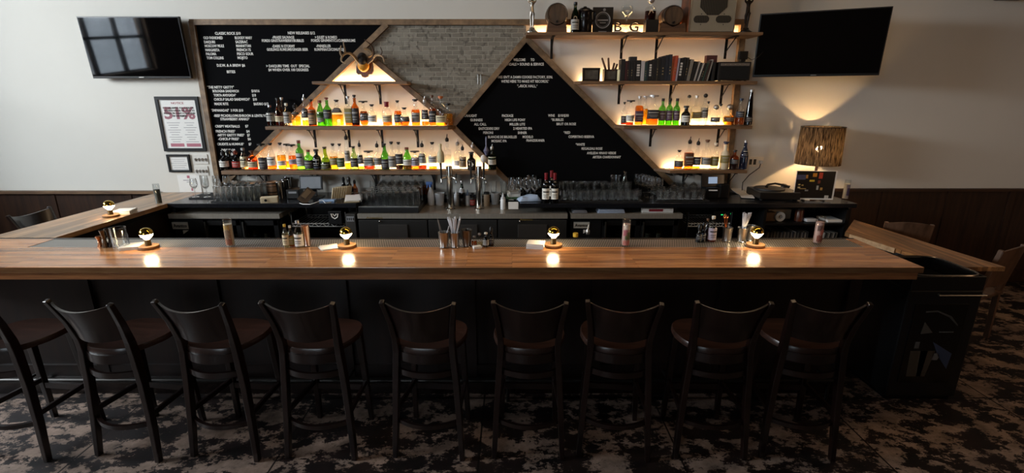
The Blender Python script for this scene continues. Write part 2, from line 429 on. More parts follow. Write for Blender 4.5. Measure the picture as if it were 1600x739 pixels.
w.build('wall_front', PLASTER_DK, kind='structure', smooth=False)
WINF = mat('dark_window_steel', '#1c1a19', .5, .4)
def window(name, o, u, wd, z0, z1, cols, rows):
    r = MB(); o = Vector(o); u = Vector(u)
    for i in range(cols + 1):
        p = o + u * (wd * i / cols); r.bar(p + Vector((0, 0, z0)), p + Vector((0, 0, z1)), .06, .06)
    for j in range(rows + 1):
        z = z0 + (z1 - z0) * j / rows
        r.bar(o + Vector((0, 0, z)), o + u * wd + Vector((0, 0, z)), .05, .05, ax=(0, 0, 1))
    f = r.build(name, WINF, kind='structure', smooth=False)
    n = Vector((0, 0, 1)).cross(u) * .005
    a = o + Vector((0, 0, z0)); b_ = o + u * wd + Vector((0, 0, z0)); h = Vector((0, 0, z1 - z0))
    MB().faces([a - n, b_ - n, b_ + h - n, a + h - n, a + n, b_ + n, b_ + h + n, a + h + n], [(3, 2, 1, 0), (4, 5, 6, 7), (0, 1, 5, 4), (1, 2, 6, 5), (2, 3, 7, 6), (3, 0, 4, 7)]).build('pane', CLEAR, parent=f, smooth=False)
window('window_1', (-7, .7, 0), (0, 1, 0), 3.4, 2.0, 3.75, 5, 3)
window('window_2', (-4.7, -4.1, 0), (1, 0, 0), 2.7, 1.3, 3.1, 4, 3)
# the building across the street, seen only as a reflection in the screen
fac = MB(); fac.box((-13, 3, 2.6), (.3, 16, 5.6)).build('facade_wall', mat('tan_facade', '#e0bfa4', .9), kind='structure', smooth=False)

# wainscot on the back wall, left and right of the counter
def wainscot(name, x0, x1, z1, step):
    g = MB(); g.box(((x0 + x1) / 2, WY - .01, z1 / 2), (x1 - x0, .02, z1))
    n = max(1, round((x1 - x0) / step))
    for i in range(n + 1):
        x = x0 + (x1 - x0) * i / n; g.box((x, WY - .024, z1 / 2), (.07 if i % 2 else .03, .012, z1))
    g.build(name, WAINS, kind='structure', smooth=False)
wainscot('wall_wainscot_left', -6.9, -3.5, 1.06, .85); wainscot('wall_wainscot_right', 3.5, 6.4, 1.085, .75)
CAPW = wood('wainscot_cap_wood', '#4a3323', '#846648', .5, grain=(3, 30, 30))
MB().box((-5.45, WY - .03, 1.075), (2.9, .06, .03)).build('trim_1', CAPW, kind='structure', smooth=False)
MB().box((4.95, WY - .025, 1.10), (2.9, .05, .03)).build('trim_2', wood('dark_cap_wood', '#21140d', '#442b1b', .45, grain=(3, 30, 30)), kind='structure', smooth=False)
MB().box((4.95, WY - .03, .07), (2.9, .03, .14)).build('baseboard_back', WAINS, kind='structure', smooth=False)

# ------------------------------------------------------------------ the framed feature wall: letter boards, brick, trims
def wp(x, y, Y=WY - .03):
    p = onY(x, y, Y); return (p.x, p.z)
PT = wp(301, 38); PA = wp(605, 40); PAP = wp(566, 77); PB = wp(707, 197); PC = wp(822, 60); PDe = wp(797, 287); PE = wp(1052, 290)
PAL = wp(360, 278); PTR = wp(1165, 40)
ZB, ZT = 1.075, PT[1]
PT = (PT[0], ZT); PA = (PA[0], ZT)
def ext(a, b, z):        # point on line a-b at height z
    t = (z - a[1]) / (b[1] - a[1]); return (a[0] + (b[0] - a[0]) * t, z)
PD0 = ext(PB, PDe, ZB); PE0 = ext(PC, PE, ZB); PAL0 = ext(PA, PAL, ZB); PTL0 = (PT[0], ZB); PCT = ext(PB, PC, ZT)
Y0 = WY - .022
tag(MB().wallprism([PT, PTL0, PAL0, PA], Y0, WY).build('letter_board', FELT, smooth=False), 'black letter menu board listing cocktails and bites beside the antlers', 'letter board')
LB1 = bpy.data.objects['letter_board']
LB2 = tag(MB().wallprism([PB, PD0, PE0, PC], Y0, WY).build('letter_board', FELT, smooth=False), 'black diamond letter board listing draught, package and wine', 'letter board')
PCb = (PC[0] + .0, ZT)
MB().wallprism([PA, PAP, PB, PC, PCb], WY - .012, WY).build('wall_brick_panel', brick_mat(), kind='structure', smooth=False)
ntr = [2]
def trim(a, b, wd=.055, dp=.05, m=TRIMW, off=0):
    ntr[0] += 1
    a = Vector((a[0], 0, a[1])); b = Vector((b[0], 0, b[1])); t = (b - a).normalized(); n = Vector((-t.z, 0, t.x)) * (wd / 2)
    MB().wallprism([((a - n).x, (a - n).z), ((b - n).x, (b - n).z), ((b + n).x, (b + n).z), ((a + n).x, (a + n).z)], WY - dp - off, WY).build('trim_%d' % ntr[0], m, kind='structure', smooth=False)
trim((PT[0] - .02, ZT + .02), (PTR[0], ZT + .02)); trim((PT[0], ZT + .03), PTL0, off=.001)
trim(PA, PAL0, off=.002); trim(PAP, PB, off=.003); trim(PB, PC, off=.004); trim(PB, PD0, off=.002); trim(PC, PE0, off=.005)
pr0, pr1 = wp(1163, 45), wp(1136, 283)
trim((pr0[0] - .02, ZT), (pr1[0], ZB), .06, off=.006)

# lettering
def text_bm(bm, s, x0, x1, zc, h, y, bold=.018, ext_=.0015):
    cu = bpy.data.curves.new('t', 'FONT'); cu.body = s; cu.size = 1; cu.offset = bold; cu.extrude = .02; cu.resolution_u = 2
    o = bpy.data.objects.new('t', cu); COL.objects.link(o)
    dg = bpy.context.evaluated_depsgraph_get()
    me = bpy.data.meshes.new_from_object(o.evaluated_get(dg))
    bpy.data.objects.remove(o); bpy.data.curves.remove(cu)
    if not len(me.vertices): return
    xs = [v.co.x for v in me.vertices]
    a, b = min(xs), max(xs); k = (x1 - x0) / max(1e-6, b - a); hz = h / .72
    n0 = len(bm.verts)
    me.transform(Matrix(((k, 0, 0, x0 - a * k), (0, 0, -ext_ / .02, y), (0, hz, 0, zc - .36 * hz), (0, 0, 0, 1))))
    bm.from_mesh(me); bpy.data.meshes.remove(me)
def lettering(rows, parent, name='lettering', h=.027, m=WHITEL, Y=Y0, bold=.02):
    g = MB()
    for s, xa, xb, y in rows:
        p, q = onY(xa, y, Y), onY(xb, y, Y)
        text_bm(g.b, s, p.x, q.x, p.z, h, Y - .001, bold)
    return g.build(name, m, parent, smooth=False)
T1 = [('CLASSIC ROCK $10', 336, 376, 52), ('OLD FASHIONED', 318, 348, 59), ('DAIQUIRI', 319, 336, 65.5), ('MOSCOW MULE', 320, 350, 71.6), ('MARGARITA', 321, 343, 78), ('PALOMA', 322, 338, 84.2), ('TOM COLLINS', 323, 349.5, 90.4),
 ('BLOODY MARY', 367, 394, 59), ('SAZERAC', 368, 387, 65.3), ('MANHATTAN', 369, 392, 71.5), ('FRENCH 75', 370, 392, 77.8), ('PISCO SOUR', 370.5, 396, 84), ('MOJITO', 371.3, 387, 90.2), ('D.E.W. & A BREW $6', 339, 383, 102), ('BITES', 354.6, 367.7, 112),
 ('NEW RELEASES $12', 449.8, 492.2, 51.4), ('-FRAISE SAUVAGE', 425.4, 459.8, 58.2), ('FORDS GIN/STRAWBERRY/BUBBLES', 409.2, 474.9, 63.4), ('> JULIET & ROMEO', 492.2, 526.7, 58.1), ('FORDS GIN/MINT/CUCUMBER/LIME', 486.3, 555.3, 63.2), ('-DARK N STORMY', 425.4, 460.8, 72), ('GOSLINGS RUM/LIME/GINGER BEER', 417, 481.4, 77.2), ('-PAINKILLER', 494.2, 517, 71.7), ('RUM/PI\u00d1A/COCONUT/OJ', 491.5, 537, 77.2),
 ('> DAIQUIRI TIME  OUT  SPECIAL', 416, 484, 103), ('$4 WHEN OVER 100 DEGREES', 419.5, 482, 109),
 ('"THE NITTY GRITTY"', 323.8, 365.5, 136.2), ('BOLOGNA SANDWICH', 332.4, 373, 142.2), ('$10/16', 393, 405.5, 142), ('TORTA AHOGADA*', 334, 368.8, 148.6), ('$10', 394, 400, 148.7), ('CHICK-P SALAD SANDWICH*', 334.4, 390.7, 155.1), ('$10', 395.2, 401.4, 155.1), ('MADE RITE', 335.2, 356.8, 162.2), ('$6/DBO $12', 396.4, 419.6, 162.2),
 ('"EMPANADAS"  3 FOR $10', 329.8, 380, 172.3), ('-BEEF PICADILLO/MUSHROOM & LENTIL*/CHICKEN', 334, 432, 180.6), ('STRAWBERRY AMARO*', 344.4, 390, 186), ('CRISPY MEATBALLS', 336.3, 374.6, 197.2), ('$7', 383.2, 388.2, 197), ('FRENCH FRIES*', 337.3, 368, 205), ('$4', 385, 390, 205), ('-NITTY GRITTY FRIES*', 339.5, 382.2, 211), ('$7', 386.3, 390.7, 211), ('-CHICK-P FRIES*', 341, 374, 217), ('$6', 387.1, 392, 217), ('CRUDITE & HUMMUS*', 339.5, 381.4, 225), ('$7', 388.7, 393, 225), ('-"VEGA" OR', 345, 368, 234.5), ('BEEF $7', 345, 368, 240.4)]
lettering(T1, LB1)
T2 = [('WELCOME', 802.2, 821, 93.3), ('TO', 829, 835, 93.3), ('SHOALS > SOUND & SERVICE', 790.6, 849.7, 100.2), ("'THIS ISN'T A DAMN COOKIE FACTORY, SON.", 776, 863.5, 120.3), ("WE'RE HERE TO MAKE HIT RECORDS.'", 783, 857.3, 127), ('*,-RICK HALL,*', 808, 840, 134.3),
 ('DRAUGHT', 726, 745, 180.7), ('GUINNESS', 734.9, 754, 187.4), ('ALL CALL', 740.8, 760, 194), ('EASTCIDERS DRY', 748, 780.6, 200.8), ('PERONI', 755, 770.4, 207.2), ('BLANCHE DE BRUXELLES', 762.6, 807.4, 213.8), ('MOSAIC IPA', 768, 791.8, 220.2),
 ('PACKAGE', 784.4, 802, 180.6), ('HIGH LIFE PONY', 789, 821, 187.2), ('MILLER LITE', 796.3, 820.4, 194), ('2 HEARTED IPA', 802, 831.5, 200.6), ('SHINER', 809, 823.2, 207.3), ('MODELO', 816.6, 833, 213.7), ('FRANZISKANER', 822.5, 851, 219.3),
 ('WINE', 856.4, 866.8, 180.3), ('$10/$30', 872, 888.7, 180.3), ('*BUBBLES', 861, 880.4, 187), ('BRUT OR ROSE', 869.6, 900, 193.6), ('*RED', 880.5, 891, 207), ('COPERTINO RISERVA', 888.3, 928.3, 213.5), ('*WHITE', 899.3, 913.7, 225.6), ('REGALEALI ROSE', 908.8, 941.3, 232), ('AVELEDA VINHO VERDE', 917, 962.4, 239), ('ARTESA CHARDONNAY', 926, 970, 245.3)]
lettering(T2, LB2)

# ------------------------------------------------------------------ wall shelves with brackets and light strips
SY = 5.25           # front edge of the shelves
def shelf(name, label, xl, xr, ytop, ybot, brk, cutl=0, cutr=0, front=SY, strip=(None, None), group='wooden wall shelves'):
    zt = onY(800, ytop, front).z; zb = onY(800, ybot, front).z
    x0 = onY(xl, ytop, front).x; x1 = onY(xr, ytop, front).x
    t = thing(name, label, 'shelf', ((x0 + x1) / 2, WY, zb), 0, group)
    ox = (x0 + x1) / 2; th = zt - zb; d = WY - front; wy = -.052
    MB().prism([(x0 - ox, -d), (x1 - ox, -d), (x1 - ox + cutr, wy), (x0 - ox - cutl, wy)], 0, th).build('board', SHELFW, t, bev=.004, smooth=False)
    MB().box(((x0 + x1) / 2 - ox, -.031, .006), (x1 - x0, .042, .012)).build('wall_cleat', SHELFW, t, smooth=False)
    for bx in brk:
        X = onY(bx, ybot + 14, WY - .01).x - ox
        g = MB(); g.box((X, -.008 - .05, -.10), (.026, .006, .2)); g.box((X, -(.05 + d - .04) / 2 - .01, -.005), (.026, d - .07, .008))
        g.tube([(X, -d + .05, -.01), (X, -.058, -.135)], .006, 6)
        for k in (-.03, -.07, -.16): g.box((X, -.0625, k), (.009, .004, .009))
        g.build('bracket', IRON, t, smooth=False)
    s0, s1 = strip
    s0 = (x0 if s0 is None else onY(s0, ytop, WY).x) - ox; s1 = (x1 if s1 is None else onY(s1, ytop, WY).x) - ox
    MB().box(((s0 + s1) / 2, -.032, th - .006), (s1 - s0 - .02, .022, .006)).build('light_strip', LEDM, t, smooth=False)
    return zt
ZA = shelf('wall_shelf', 'short wooden shelf directly below the mounted antlers', 487, 636, 127, 131.5, (541.8, 595.5), cutr=.0, strip=(521, 622))
ZBs = shelf('wall_shelf', 'middle wooden bottle shelf below the antlers', 414, 700, 197.5, 203, (495, 548, 599, 654), cutr=.06, strip=(455, 698))
ZCs = shelf('wall_shelf', 'lowest wooden bottle shelf below the antlers', 345, 776, 267, 273, (420, 500, 590, 680, 745), strip=(385, 772))
ZD = shelf('wall_shelf', 'top wooden shelf carrying two barrels and a vintage speaker', 822, 1193, 50, 55, (861.5, 970, 1024, 1132), front=5.17, strip=(835, 1155))
ZE = shelf('wall_shelf', 'wooden shelf carrying the row of books', 907, 1184, 126.5, 131.5, (966, 1045.5, 1124.7), cutl=.05, strip=(905, 1118))
ZF = shelf('wall_shelf', 'wooden bottle shelf just below the books', 975, 1176, 196.5, 201.5, (1014.7, 1119), cutl=.07, strip=(968, 1135))
ZG = shelf('wall_shelf', 'lowest wooden bottle shelf above the black payment screen', 1047, 1168, 266.5, 271, (1065, 1135), cutl=.12, strip=(1036, 1130))

# ------------------------------------------------------------------ the bar
BZ = 1.07
BXL, BXR, BF, BB = -4.02, 2.60, 2.92, 3.36
bar_t = thing('bar', 'long wooden bar with butcher block top in front of the row of stools', 'bar', (0, 3.22, 0))
def L(y): return y - 3.22
MB().box(((BXL + BXR) / 2, L((BF + BB) / 2), BZ - .019), (BXR - BXL, BB - BF, .038), bev=.003).build('bar_top', BARWOOD, bar_t, smooth=False)
MB().box(((BXL + BXR) / 2 - .01, L(3.14), BZ - .0625), (BXR - BXL - .02, .41, .047)).build('apron', wood('bar_apron_wood', '#6a3d20', '#a86e42', .35, grain=(3, 50, 50)), bar_t, smooth=False)
g = MB()
g.box(((BXL + 2.42) / 2, L(3.40), .50), (2.42 - BXL, .34, .97))
g.build('bar_body', BARPANEL, bar_t, smooth=False)
g = MB()
for z, h in ((.93, .11), (.16, .10)): g.box(((BXL + 2.42) / 2, L(3.22), z), (2.42 - BXL, .024, h))
for i in range(8):
    x = -3.9 + i * .9
    g.box((x, L(3.217), .53), (.085, .03, .9))
g.box((2.40, L(3.30), .50), (.075, .20, .97)); g.box((2.40, L(3.5), .5), (.06, .12, .97))
g.build('panel_frame', BARPANEL, bar_t, smooth=False)
MB().box(((BXL + 2.44) / 2, L(3.19), .06), (2.44 - BXL, .05, .12), bev=.008).build('plinth', wood('plinth_wood', '#0d0807', '#20130e', .25, grain=(3, 20, 20)), bar_t, smooth=False)
MB().tube([(BXL, L(3.07), .17), (2.40, L(3.07), .17)], .018, 10).build('foot_rail', DKSTEEL, bar_t)
for i in range(6):
    x = -3.45 + i * 1.14
    g = MB(); g.tube([(x, L(3.07), 0), (x, L(3.07), .17), (x, L(3.2), .17)], .012, 8); g.build('rail_bracket', DKSTEEL, bar_t)
RAIL = mat_slots('pierced_bar_mat', '#b5aea5', '#060606', .017, .35, .35)
MB().box((-.47, 3.465, BZ - .012), (6.0, .205, .02)).build('drip_rail', RAIL, smooth=False)
tag(bpy.data.objects['drip_rail'], 'long pierced steel drip rail along the back of the bar top', 'drip rail')
MB().box((-.47, L(3.465), BZ - .03), (6.04, .21, .015)).build('rail_bed', BLACK, bar_t, smooth=False)
MB().box(((BXL + BXR) / 2, L(3.585), BZ - .02), (BXR - BXL, .03, .04)).build('back_lip', DKSTEEL, bar_t, smooth=False)
MB().box((2.565, L(3.465), BZ - .019), (.07, .21, .038)).build('end_block', BARWOOD, bar_t, smooth=False)
MB().box((-3.745, L(3.465), BZ - .019), (.55, .21, .038)).build('end_block', BARWOOD, bar_t, smooth=False)

ret = thing('return_bar', 'wooden return bar running from the wall along the open corner', 'bar', (-3.755, 4.55, 0))
MB().box((0, 0, BZ - .02), (.52, 1.88, .04), bev=.003).build('bar_top', BARWOOD_Y, ret, smooth=False)
MB().box((.03, 0, .51), (.34, 1.86, 1.02)).build('bar_body', BARPANEL, ret, smooth=False)
MB().box((.225, 0, BZ - .06), (.03, 1.86, .04)).build('apron', BLACK, ret, smooth=False)

# ------------------------------------------------------------------ bar stools
def arc(x0, x1, y, z, sag, zs=0, n=11):
    return [(x0 + (x1 - x0) * i / (n - 1), y - sag * (1 - (2 * i / (n - 1) - 1) ** 2), z - zs * (1 - (2 * i / (n - 1) - 1) ** 2)) for i in range(n)]
def make_stool(label):
    t = thing('bar_stool', label, 'bar stool', (0, 0, 0), 0, 'bar stools along the bar front')
    for s in (-1, 1):
        MB().sweep([(s * .205, -.20, 0), (s * .192, -.178, .25), (s * .178, -.165, .5), (s * .163, -.163, .70), (s * .163, -.172, .78), (s * .175, -.205, .90), (s * .196, -.262, 1.045)],
                   [.030, .034, .036, .036, .034, .030, .026], [.034, .042, .046, .05, .046, .036, .028], up=(0, 1, 0)).build('rear_leg', STOOLW, t, bev=.004, smooth=False)
        MB().sweep([(s * .18, .19, 0), (s * .168, .172, .35), (s * .155, .155, .70)], [.03, .036, .042], [.03, .036, .042], up=(0, 1, 0)).build('front_leg', STOOLW, t, bev=.004, smooth=False)
        MB().bar((s * .188, -.165, .30), (s * .168, .17, .30), .02, .032, ax=(0, 0, 1)).build('side_stretcher', STOOLW, t, bev=.003, smooth=False)
    # curved back panel
    vs, fs = [], []
    n, m = 15, 7
    for k in (0, 1):
        for j in range(m):
            f = j / (m - 1); z = .800 + .235 * f; hw = .160 + .030 * f; y = -.180 - .075 * f ** 1.4
            for i in range(n):
                u = 2 * i / (n - 1) - 1
                zz = z - (.022 * f + .01) * (1 - u * u)
                vs.append((hw * u, y - .055 * (1 - u * u) + (.016 if k else 0), zz))
    q = n * m
    for j in range(m - 1):
        for i in range(n - 1):
            a = j * n + i; fs.append((a, a + 1, a + n + 1, a + n)); fs.append((q + a, q + a + n, q + a + n + 1, q + a + 1))
    for i in range(n - 1):
        fs.append((i, q + i, q + i + 1, i + 1)); a = (m - 1) * n + i; fs.append((a, a + 1, q + a + 1, q + a))
    for j in range(m - 1):
        a = j * n; fs.append((a, a + n, q + a + n, q + a)); a += n - 1; fs.append((a, q + a, q + a + n, a + n))
    MB().faces(vs, fs).build('backrest', STOOLW, t)
    # seat: rounded D, slightly dished
    out = []
    N = 40
    for i in range(N):
        a = 2 * pi * i / N
        c, s_ = cos(a), sin(a); p = 3.0
        r = (abs(c) ** p + abs(s_) ** p) ** (-1 / p)
        x, y = .215 * r * c, .205 * r * s_
        x *= 1 - .16 * max(0, -y / .2)
        out.append((x, y + .005))
    vs, fs = [], []
    rings = [(1, .700), (1.0, .722), (.975, .733), (.80, .728), (.45, .722), (.12, .720)]
    for k, z in rings:
        for x, y in out: vs.append((x * k, y * k, z))
    for j in range(len(rings) - 1):
        for i in range(N):
            fs.append((j * N + i, j * N + (i + 1) % N, (j + 1) * N + (i + 1) % N, (j + 1) * N + i))
    fs.append(tuple(range(N))[::-1]); fs.append(tuple(range((len(rings) - 1) * N, len(rings) * N)))
    MB().faces(vs, fs).build('seat', SEATW, t)
    MB().sweep(arc(-.16, .16, -.150, .672, .058), .018, .056).build('seat_rail', STOOLW, t)
    MB().sweep(arc(-.165, .165, -.155, .570, .055), .016, .036).build('back_stretcher', STOOLW, t)
    MB().sweep(arc(-.185, .185, -.165, .245, .07), .02, .026).build('foot_stretcher', STOOLW, t)
    MB().box((0, .158, .675), (.29, .02, .05)).build('front_rail', STOOLW, t, smooth=False)
    MB().box((0, .175, .26), (.32, .022, .04)).build('front_stretcher', STOOLW, t, smooth=False)
    return t
SX = [(1.735, -5), (1.20, -2), (.63, -6), (.104, -2), (-.488, -4), (-1.14, -3), (-1.71, -6), (-2.29, -8), (-2.97, -6)]
first = make_stool('dark wooden bar stool, first from the open end of the bar beside the black bin')
for i, (x, r) in enumerate(SX):
    if i == 0: first.location = (x, 2.69, 0); first.rotation_euler = (0, 0, radians(r))
    else: dup(first, (x, 2.69, 0), radians(r), 'dark wooden bar stool, %s from the open end of the bar beside the bin' % nth(i + 1))
dup(first, (-4.42, 4.05, 0), radians(-90), 'dark wooden bar stool on the outer side of the return bar, nearer the main bar', 'stools at the return bar')
dup(first, (-4.42, 4.62, 0), radians(-94), 'dark wooden bar stool on the outer side of the return bar, nearer the wall', 'stools at the return bar')

# ------------------------------------------------------------------ back counter, coolers, racks
CF = 4.87
ctr = thing('back_counter', 'long black back bar counter below the shelves', 'counter', (0, 5.18, 0))
def Lc(y): return y - 5.18
xA, xB = onZ(556, 318, BZ).x, onZ(812, 318, BZ).x
for a, b in ((-3.495, xA), (xB, 3.50)):
    MB().box(((a + b) / 2, Lc((CF + 5.495) / 2), BZ - .0225), (b - a, 5.495 - CF, .045), bev=.004).build('counter_top', COUNTER, ctr, smooth=False)
MB().box(((xA + xB) / 2, Lc(5.42), BZ - .0225), (xB - xA, .13, .045)).build('counter_top', COUNTER, ctr, smooth=False)
MB().box((0, Lc(5.47), .5), (6.99, .03, 1.0)).build('back_panel', BLACK, ctr, smooth=False)
for x in (-3.47, 3.47):
    MB().box((x, Lc(5.2), .505), (.03, .56, 1.01)).build('divider', BLACK, ctr, smooth=False)
SS_ = mat('stainless_edge', '#aaa398', .33, .6, var=.2, scale=60, stretch=(1, .2, .2))
def cooler(label, xl, xr, glassy, sign):
    a, b = onY(xl, 334, 4.86).x, onY(xr, 334, 4.86).x
    wd = b - a; t = thing('bar_cooler', label, 'cooler', ((a + b) / 2, 4.86, 0), 0, 'back bar coolers')
    zt = .970; h = .915
    g = MB(); g.box((0, .285, zt - .03), (wd, .57, .05)); g.build('steel_top', SS_, t, smooth=False)
    g = MB(); g.box((0, .55, h / 2), (wd - .02, .02, h)); g.box((0, .30, .06), (wd - .02, .5, .1)); g.box((0, .30, h - .02), (wd - .02, .5, .04))
    for s in (-1, 1): g.box((s * (wd / 2 - .02), .30, h / 2), (.03, .5, h))
    g.box((-.5 * wd + .17 if glassy else 0, .26, h / 2), (.30 if glassy else wd - .04, .45, h - .04))
    g.build('cabinet', BLACK, t, smooth=False)
    if glassy:
        x0 = -wd / 2 + .33; dw = (wd - .36) / 2
        for k in range(2):
            cx = x0 + dw * (k + .5)
            g = MB()
            for s in (-1, 1): g.box((cx + s * (dw / 2 - .025), .03, .47), (.045, .03, .84))
            for z in (.075, .865): g.box((cx, .03, z), (dw - .01, .03, .05))
            d = g.build('door', BLKPL, t, smooth=False)
            MB().box((cx, .03, .47), (dw - .09, .008, .75)).build('door_glass', glass('cooler_glass', (.55, .58, .6), edge=.35), d, smooth=False)
            MB().box((cx - dw / 2 + .03, .005, .80), (.012, .02, .16)).build('handle', STEEL, d, smooth=False)
            for z in (.30, .60): MB().box((cx, .3, z), (dw - .05, .42, .008)).build('wire_shelf', STEEL, t, smooth=False)
    else:
        for k in range(3):
            cx = -wd / 2 + wd * (k + .5) / 3
            d = MB().box((cx, .02, .47), (wd / 3 - .012, .04, .86), bev=.004).build('door', mat('cooler_vinyl', '#141312', .5), t, smooth=False)
            MB().box((cx, -.006, .76), (.30, .012, .19), bev=.004).build('door_panel', mat('cooler_recess', '#2a2725', .55), d, smooth=False)
            MB().ball((cx - .13, -.012, .89), .010, 10, 6).build('lock', CHROME, d)
    if sign:
        p = onY(sign[0], sign[1], 4.86); q = onY(sign[2], sign[3], 4.86)
        cx, cz = (p.x + q.x) / 2 - (a + b) / 2, (p.z + q.z) / 2
        pl = MB().box((cx, .03, cz), (q.x - p.x, .004, p.z - q.z)).build('maker_plate', mat('plate_silver', '#b9b6ad', .4, .3), t, smooth=False)
        g = MB(); text_bm(g.b, 'Avantco', cx - (q.x - p.x) * .42, cx + (q.x - p.x) * .42, cz, (p.z - q.z) * .5, .027, .02)
        g.build('maker_lettering', mat('plate_ink', '#20201f', .5), pl, smooth=False)
        MB().prism([(cx + .02, cz - .05), (cx + .08, cz - .05), (cx + .02, cz - .09)], 0, .002, Matrix(((1, 0, 0, 0), (0, 0, 1, .027), (0, 1, 0, 0), (0, 0, 0, 1)))).build('plate_tail', mat('plate_ink2', '#c9c6c0', .5), pl, smooth=False)
    return t
cA = cooler('black glass-door cooler at the return bar end of the back counter', 262, 436, True, (265, 348, 292, 359))
cB = cooler('black solid-door keg cooler with steel top below the beer taps', 558, 887, False, None)
cC = cooler('black glass-door cooler below the upturned glasses and flutes', 892, 1067, True, (897, 348, 921.5, 357.5))
for (xl, xr, y) in ((572, 598, 340), (812, 832, 343)):   # maker's name on the keg cooler's fascia
    p = onY(xl, y, 4.86); q = onY(xr, y, 4.86)
    g = MB(); text_bm(g.b, 'Avantco', p.x - cB.location.x, q.x - cB.location.x, p.z, .02, -.001, .01)
    g.build('fascia_lettering', mat('fascia_gold', '#8a7440', .4, .5), cB, smooth=False)

RACKM = mat('zinc_wire', '#b5b3ae', .35, .35)
def wire_rack(label, xl, xr, zs):
    a, b = onY(xl, 350, 4.9).x, onY(xr, 350, 4.9).x
    t = thing('wire_rack', label, 'rack', ((a + b) / 2, 5.13, 0), 0, 'chrome wire racks'); w2 = (b - a) / 2 - .02
    for sx in (-1, 1):
        for sy in (-1, 1): MB().tube([(sx * w2, sy * .2, 0), (sx * w2, sy * .2, .97)], .011, 8).build('post', CHROME, t)
    for z in zs:
        g = MB()
        for sy in (-1, 1):
            g.tube([(-w2, sy * .2, z), (w2, sy * .2, z)], .004, 6); g.tube([(-w2, sy * .2, z - .03), (w2, sy * .2, z - .03)], .004, 6)
            n = 14; g.tube([(-w2 + 2 * w2 * i / n, sy * .2, z - (.03 if i % 2 else 0)) for i in range(n + 1)], .003, 5)
        for i in range(15): x = -w2 + 2 * w2 * i / 14; g.tube([(x, -.2, z), (x, .2, z)], .003, 5)
        g.build('wire_shelf', RACKM, t)
    return t
wire_rack('chrome wire rack between the glass-door cooler and the keg cooler', 450, 542, (.25, .50, .845))
wire_rack('chrome wire rack below the black payment screen', 1072, 1146, (.25, .50, .845))

# open cubby under the record player
x0, x1 = onY(1193, 350, CF).x, onY(1324, 350, CF).x
cub = thing('record_cubby', 'open black shelf unit under the record player', 'shelf unit', ((x0 + x1) / 2, 5.15, 0))
hw = (x1 - x0) / 2; zsh = onY(1260, 349.5, CF).z
g = MB()
for s in (-1, 1): g.box((s * (hw - .012), 0, .5), (.024, .54, 1.0))
g.box((0, .26, .5), (2 * hw, .02, 1.0)); g.box((0, 0, .43), (2 * hw - .05, .54, .02)); g.box((0, 0, .06), (2 * hw - .05, .54, .12))
g.build('carcass', BLACK, cub, smooth=False)
MB().box((0, 0, zsh - .01), (2 * hw - .05, .54, .02)).build('shelf_board', BLACK, cub, smooth=False)

# ------------------------------------------------------------------ side counter at the far end, bins, chairs
sc_t = thing('side_counter', 'wooden side counter with a slanted end behind the black bins', 'counter', (3.35, 4.1, 0))
poly = [(3.49, 4.86), (3.07, 4.36), (3.255, 3.40), (3.62, 3.40), (3.56, 4.0)]
MB().prism([(x - 3.35, y - 4.1) for x, y in poly], .872, .905).build('counter_top', wood('side_counter_wood', '#6e4526', '#c08f5c', .35, strip=(.9, .035), grain=(3, 60, 60), dark=.5, axis='Y'), sc_t, smooth=False)
MB().box((.17, .05, .43), (.10, 1.1, .86)).build('support_panel', BARPANEL, sc_t, smooth=False)
MB().bar((-.27, .20, .885), (-.19, -.24, .885), .018, .042, ax=(0, 0, 1)).build('edge_strip', wood('pale_edge_wood', '#a8845f', '#d2b088', .5), sc_t, smooth=False)
def bin_(name, label, c, hx, hy, z1, rim, p=4):
    t = thing(name, label, 'bin', (c[0], c[1], 0), 0, None)
    N = 36; vs, fs = [], []
    def ring(k, z):
        for i in range(N):
            a = 2 * pi * i / N; r = (abs(cos(a)) ** p + abs(sin(a)) ** p) ** (-1 / p)
            vs.append((hx * k * r * cos(a), hy * k * r * sin(a), z))
    for k, z in ((.86, 0), (.98, z1 - .02), (1, z1), (.95, z1), (.82, .05)): ring(k, z)
    for j in range(4):
        for i in range(N): fs.append((j * N + i, j * N + (i + 1) % N, (j + 1) * N + (i + 1) % N, (j + 1) * N + i))
    fs.append(tuple(range(N))[::-1]); fs.append(tuple(range(4 * N, 5 * N)))
    MB().faces(vs, fs).build('bin_body', BLKPL, t)
    pts = []
    for i in range(N):
        a = 2 * pi * i / N; r = (abs(cos(a)) ** p + abs(sin(a)) ** p) ** (-1 / p); pts.append((hx * .985 * r * cos(a), hy * .985 * r * sin(a), z1))
    MB().tube(pts, .008, 6, closed=True).build('rim', rim, t)
    return t
RIMG = mat('grey_rim_plastic', '#4a4744', .3)
bin_('round_bin', 'rounded black bin tucked between bar end and side counter', (2.80, 3.80), .20, .20, .88, RIMG, 2.4)

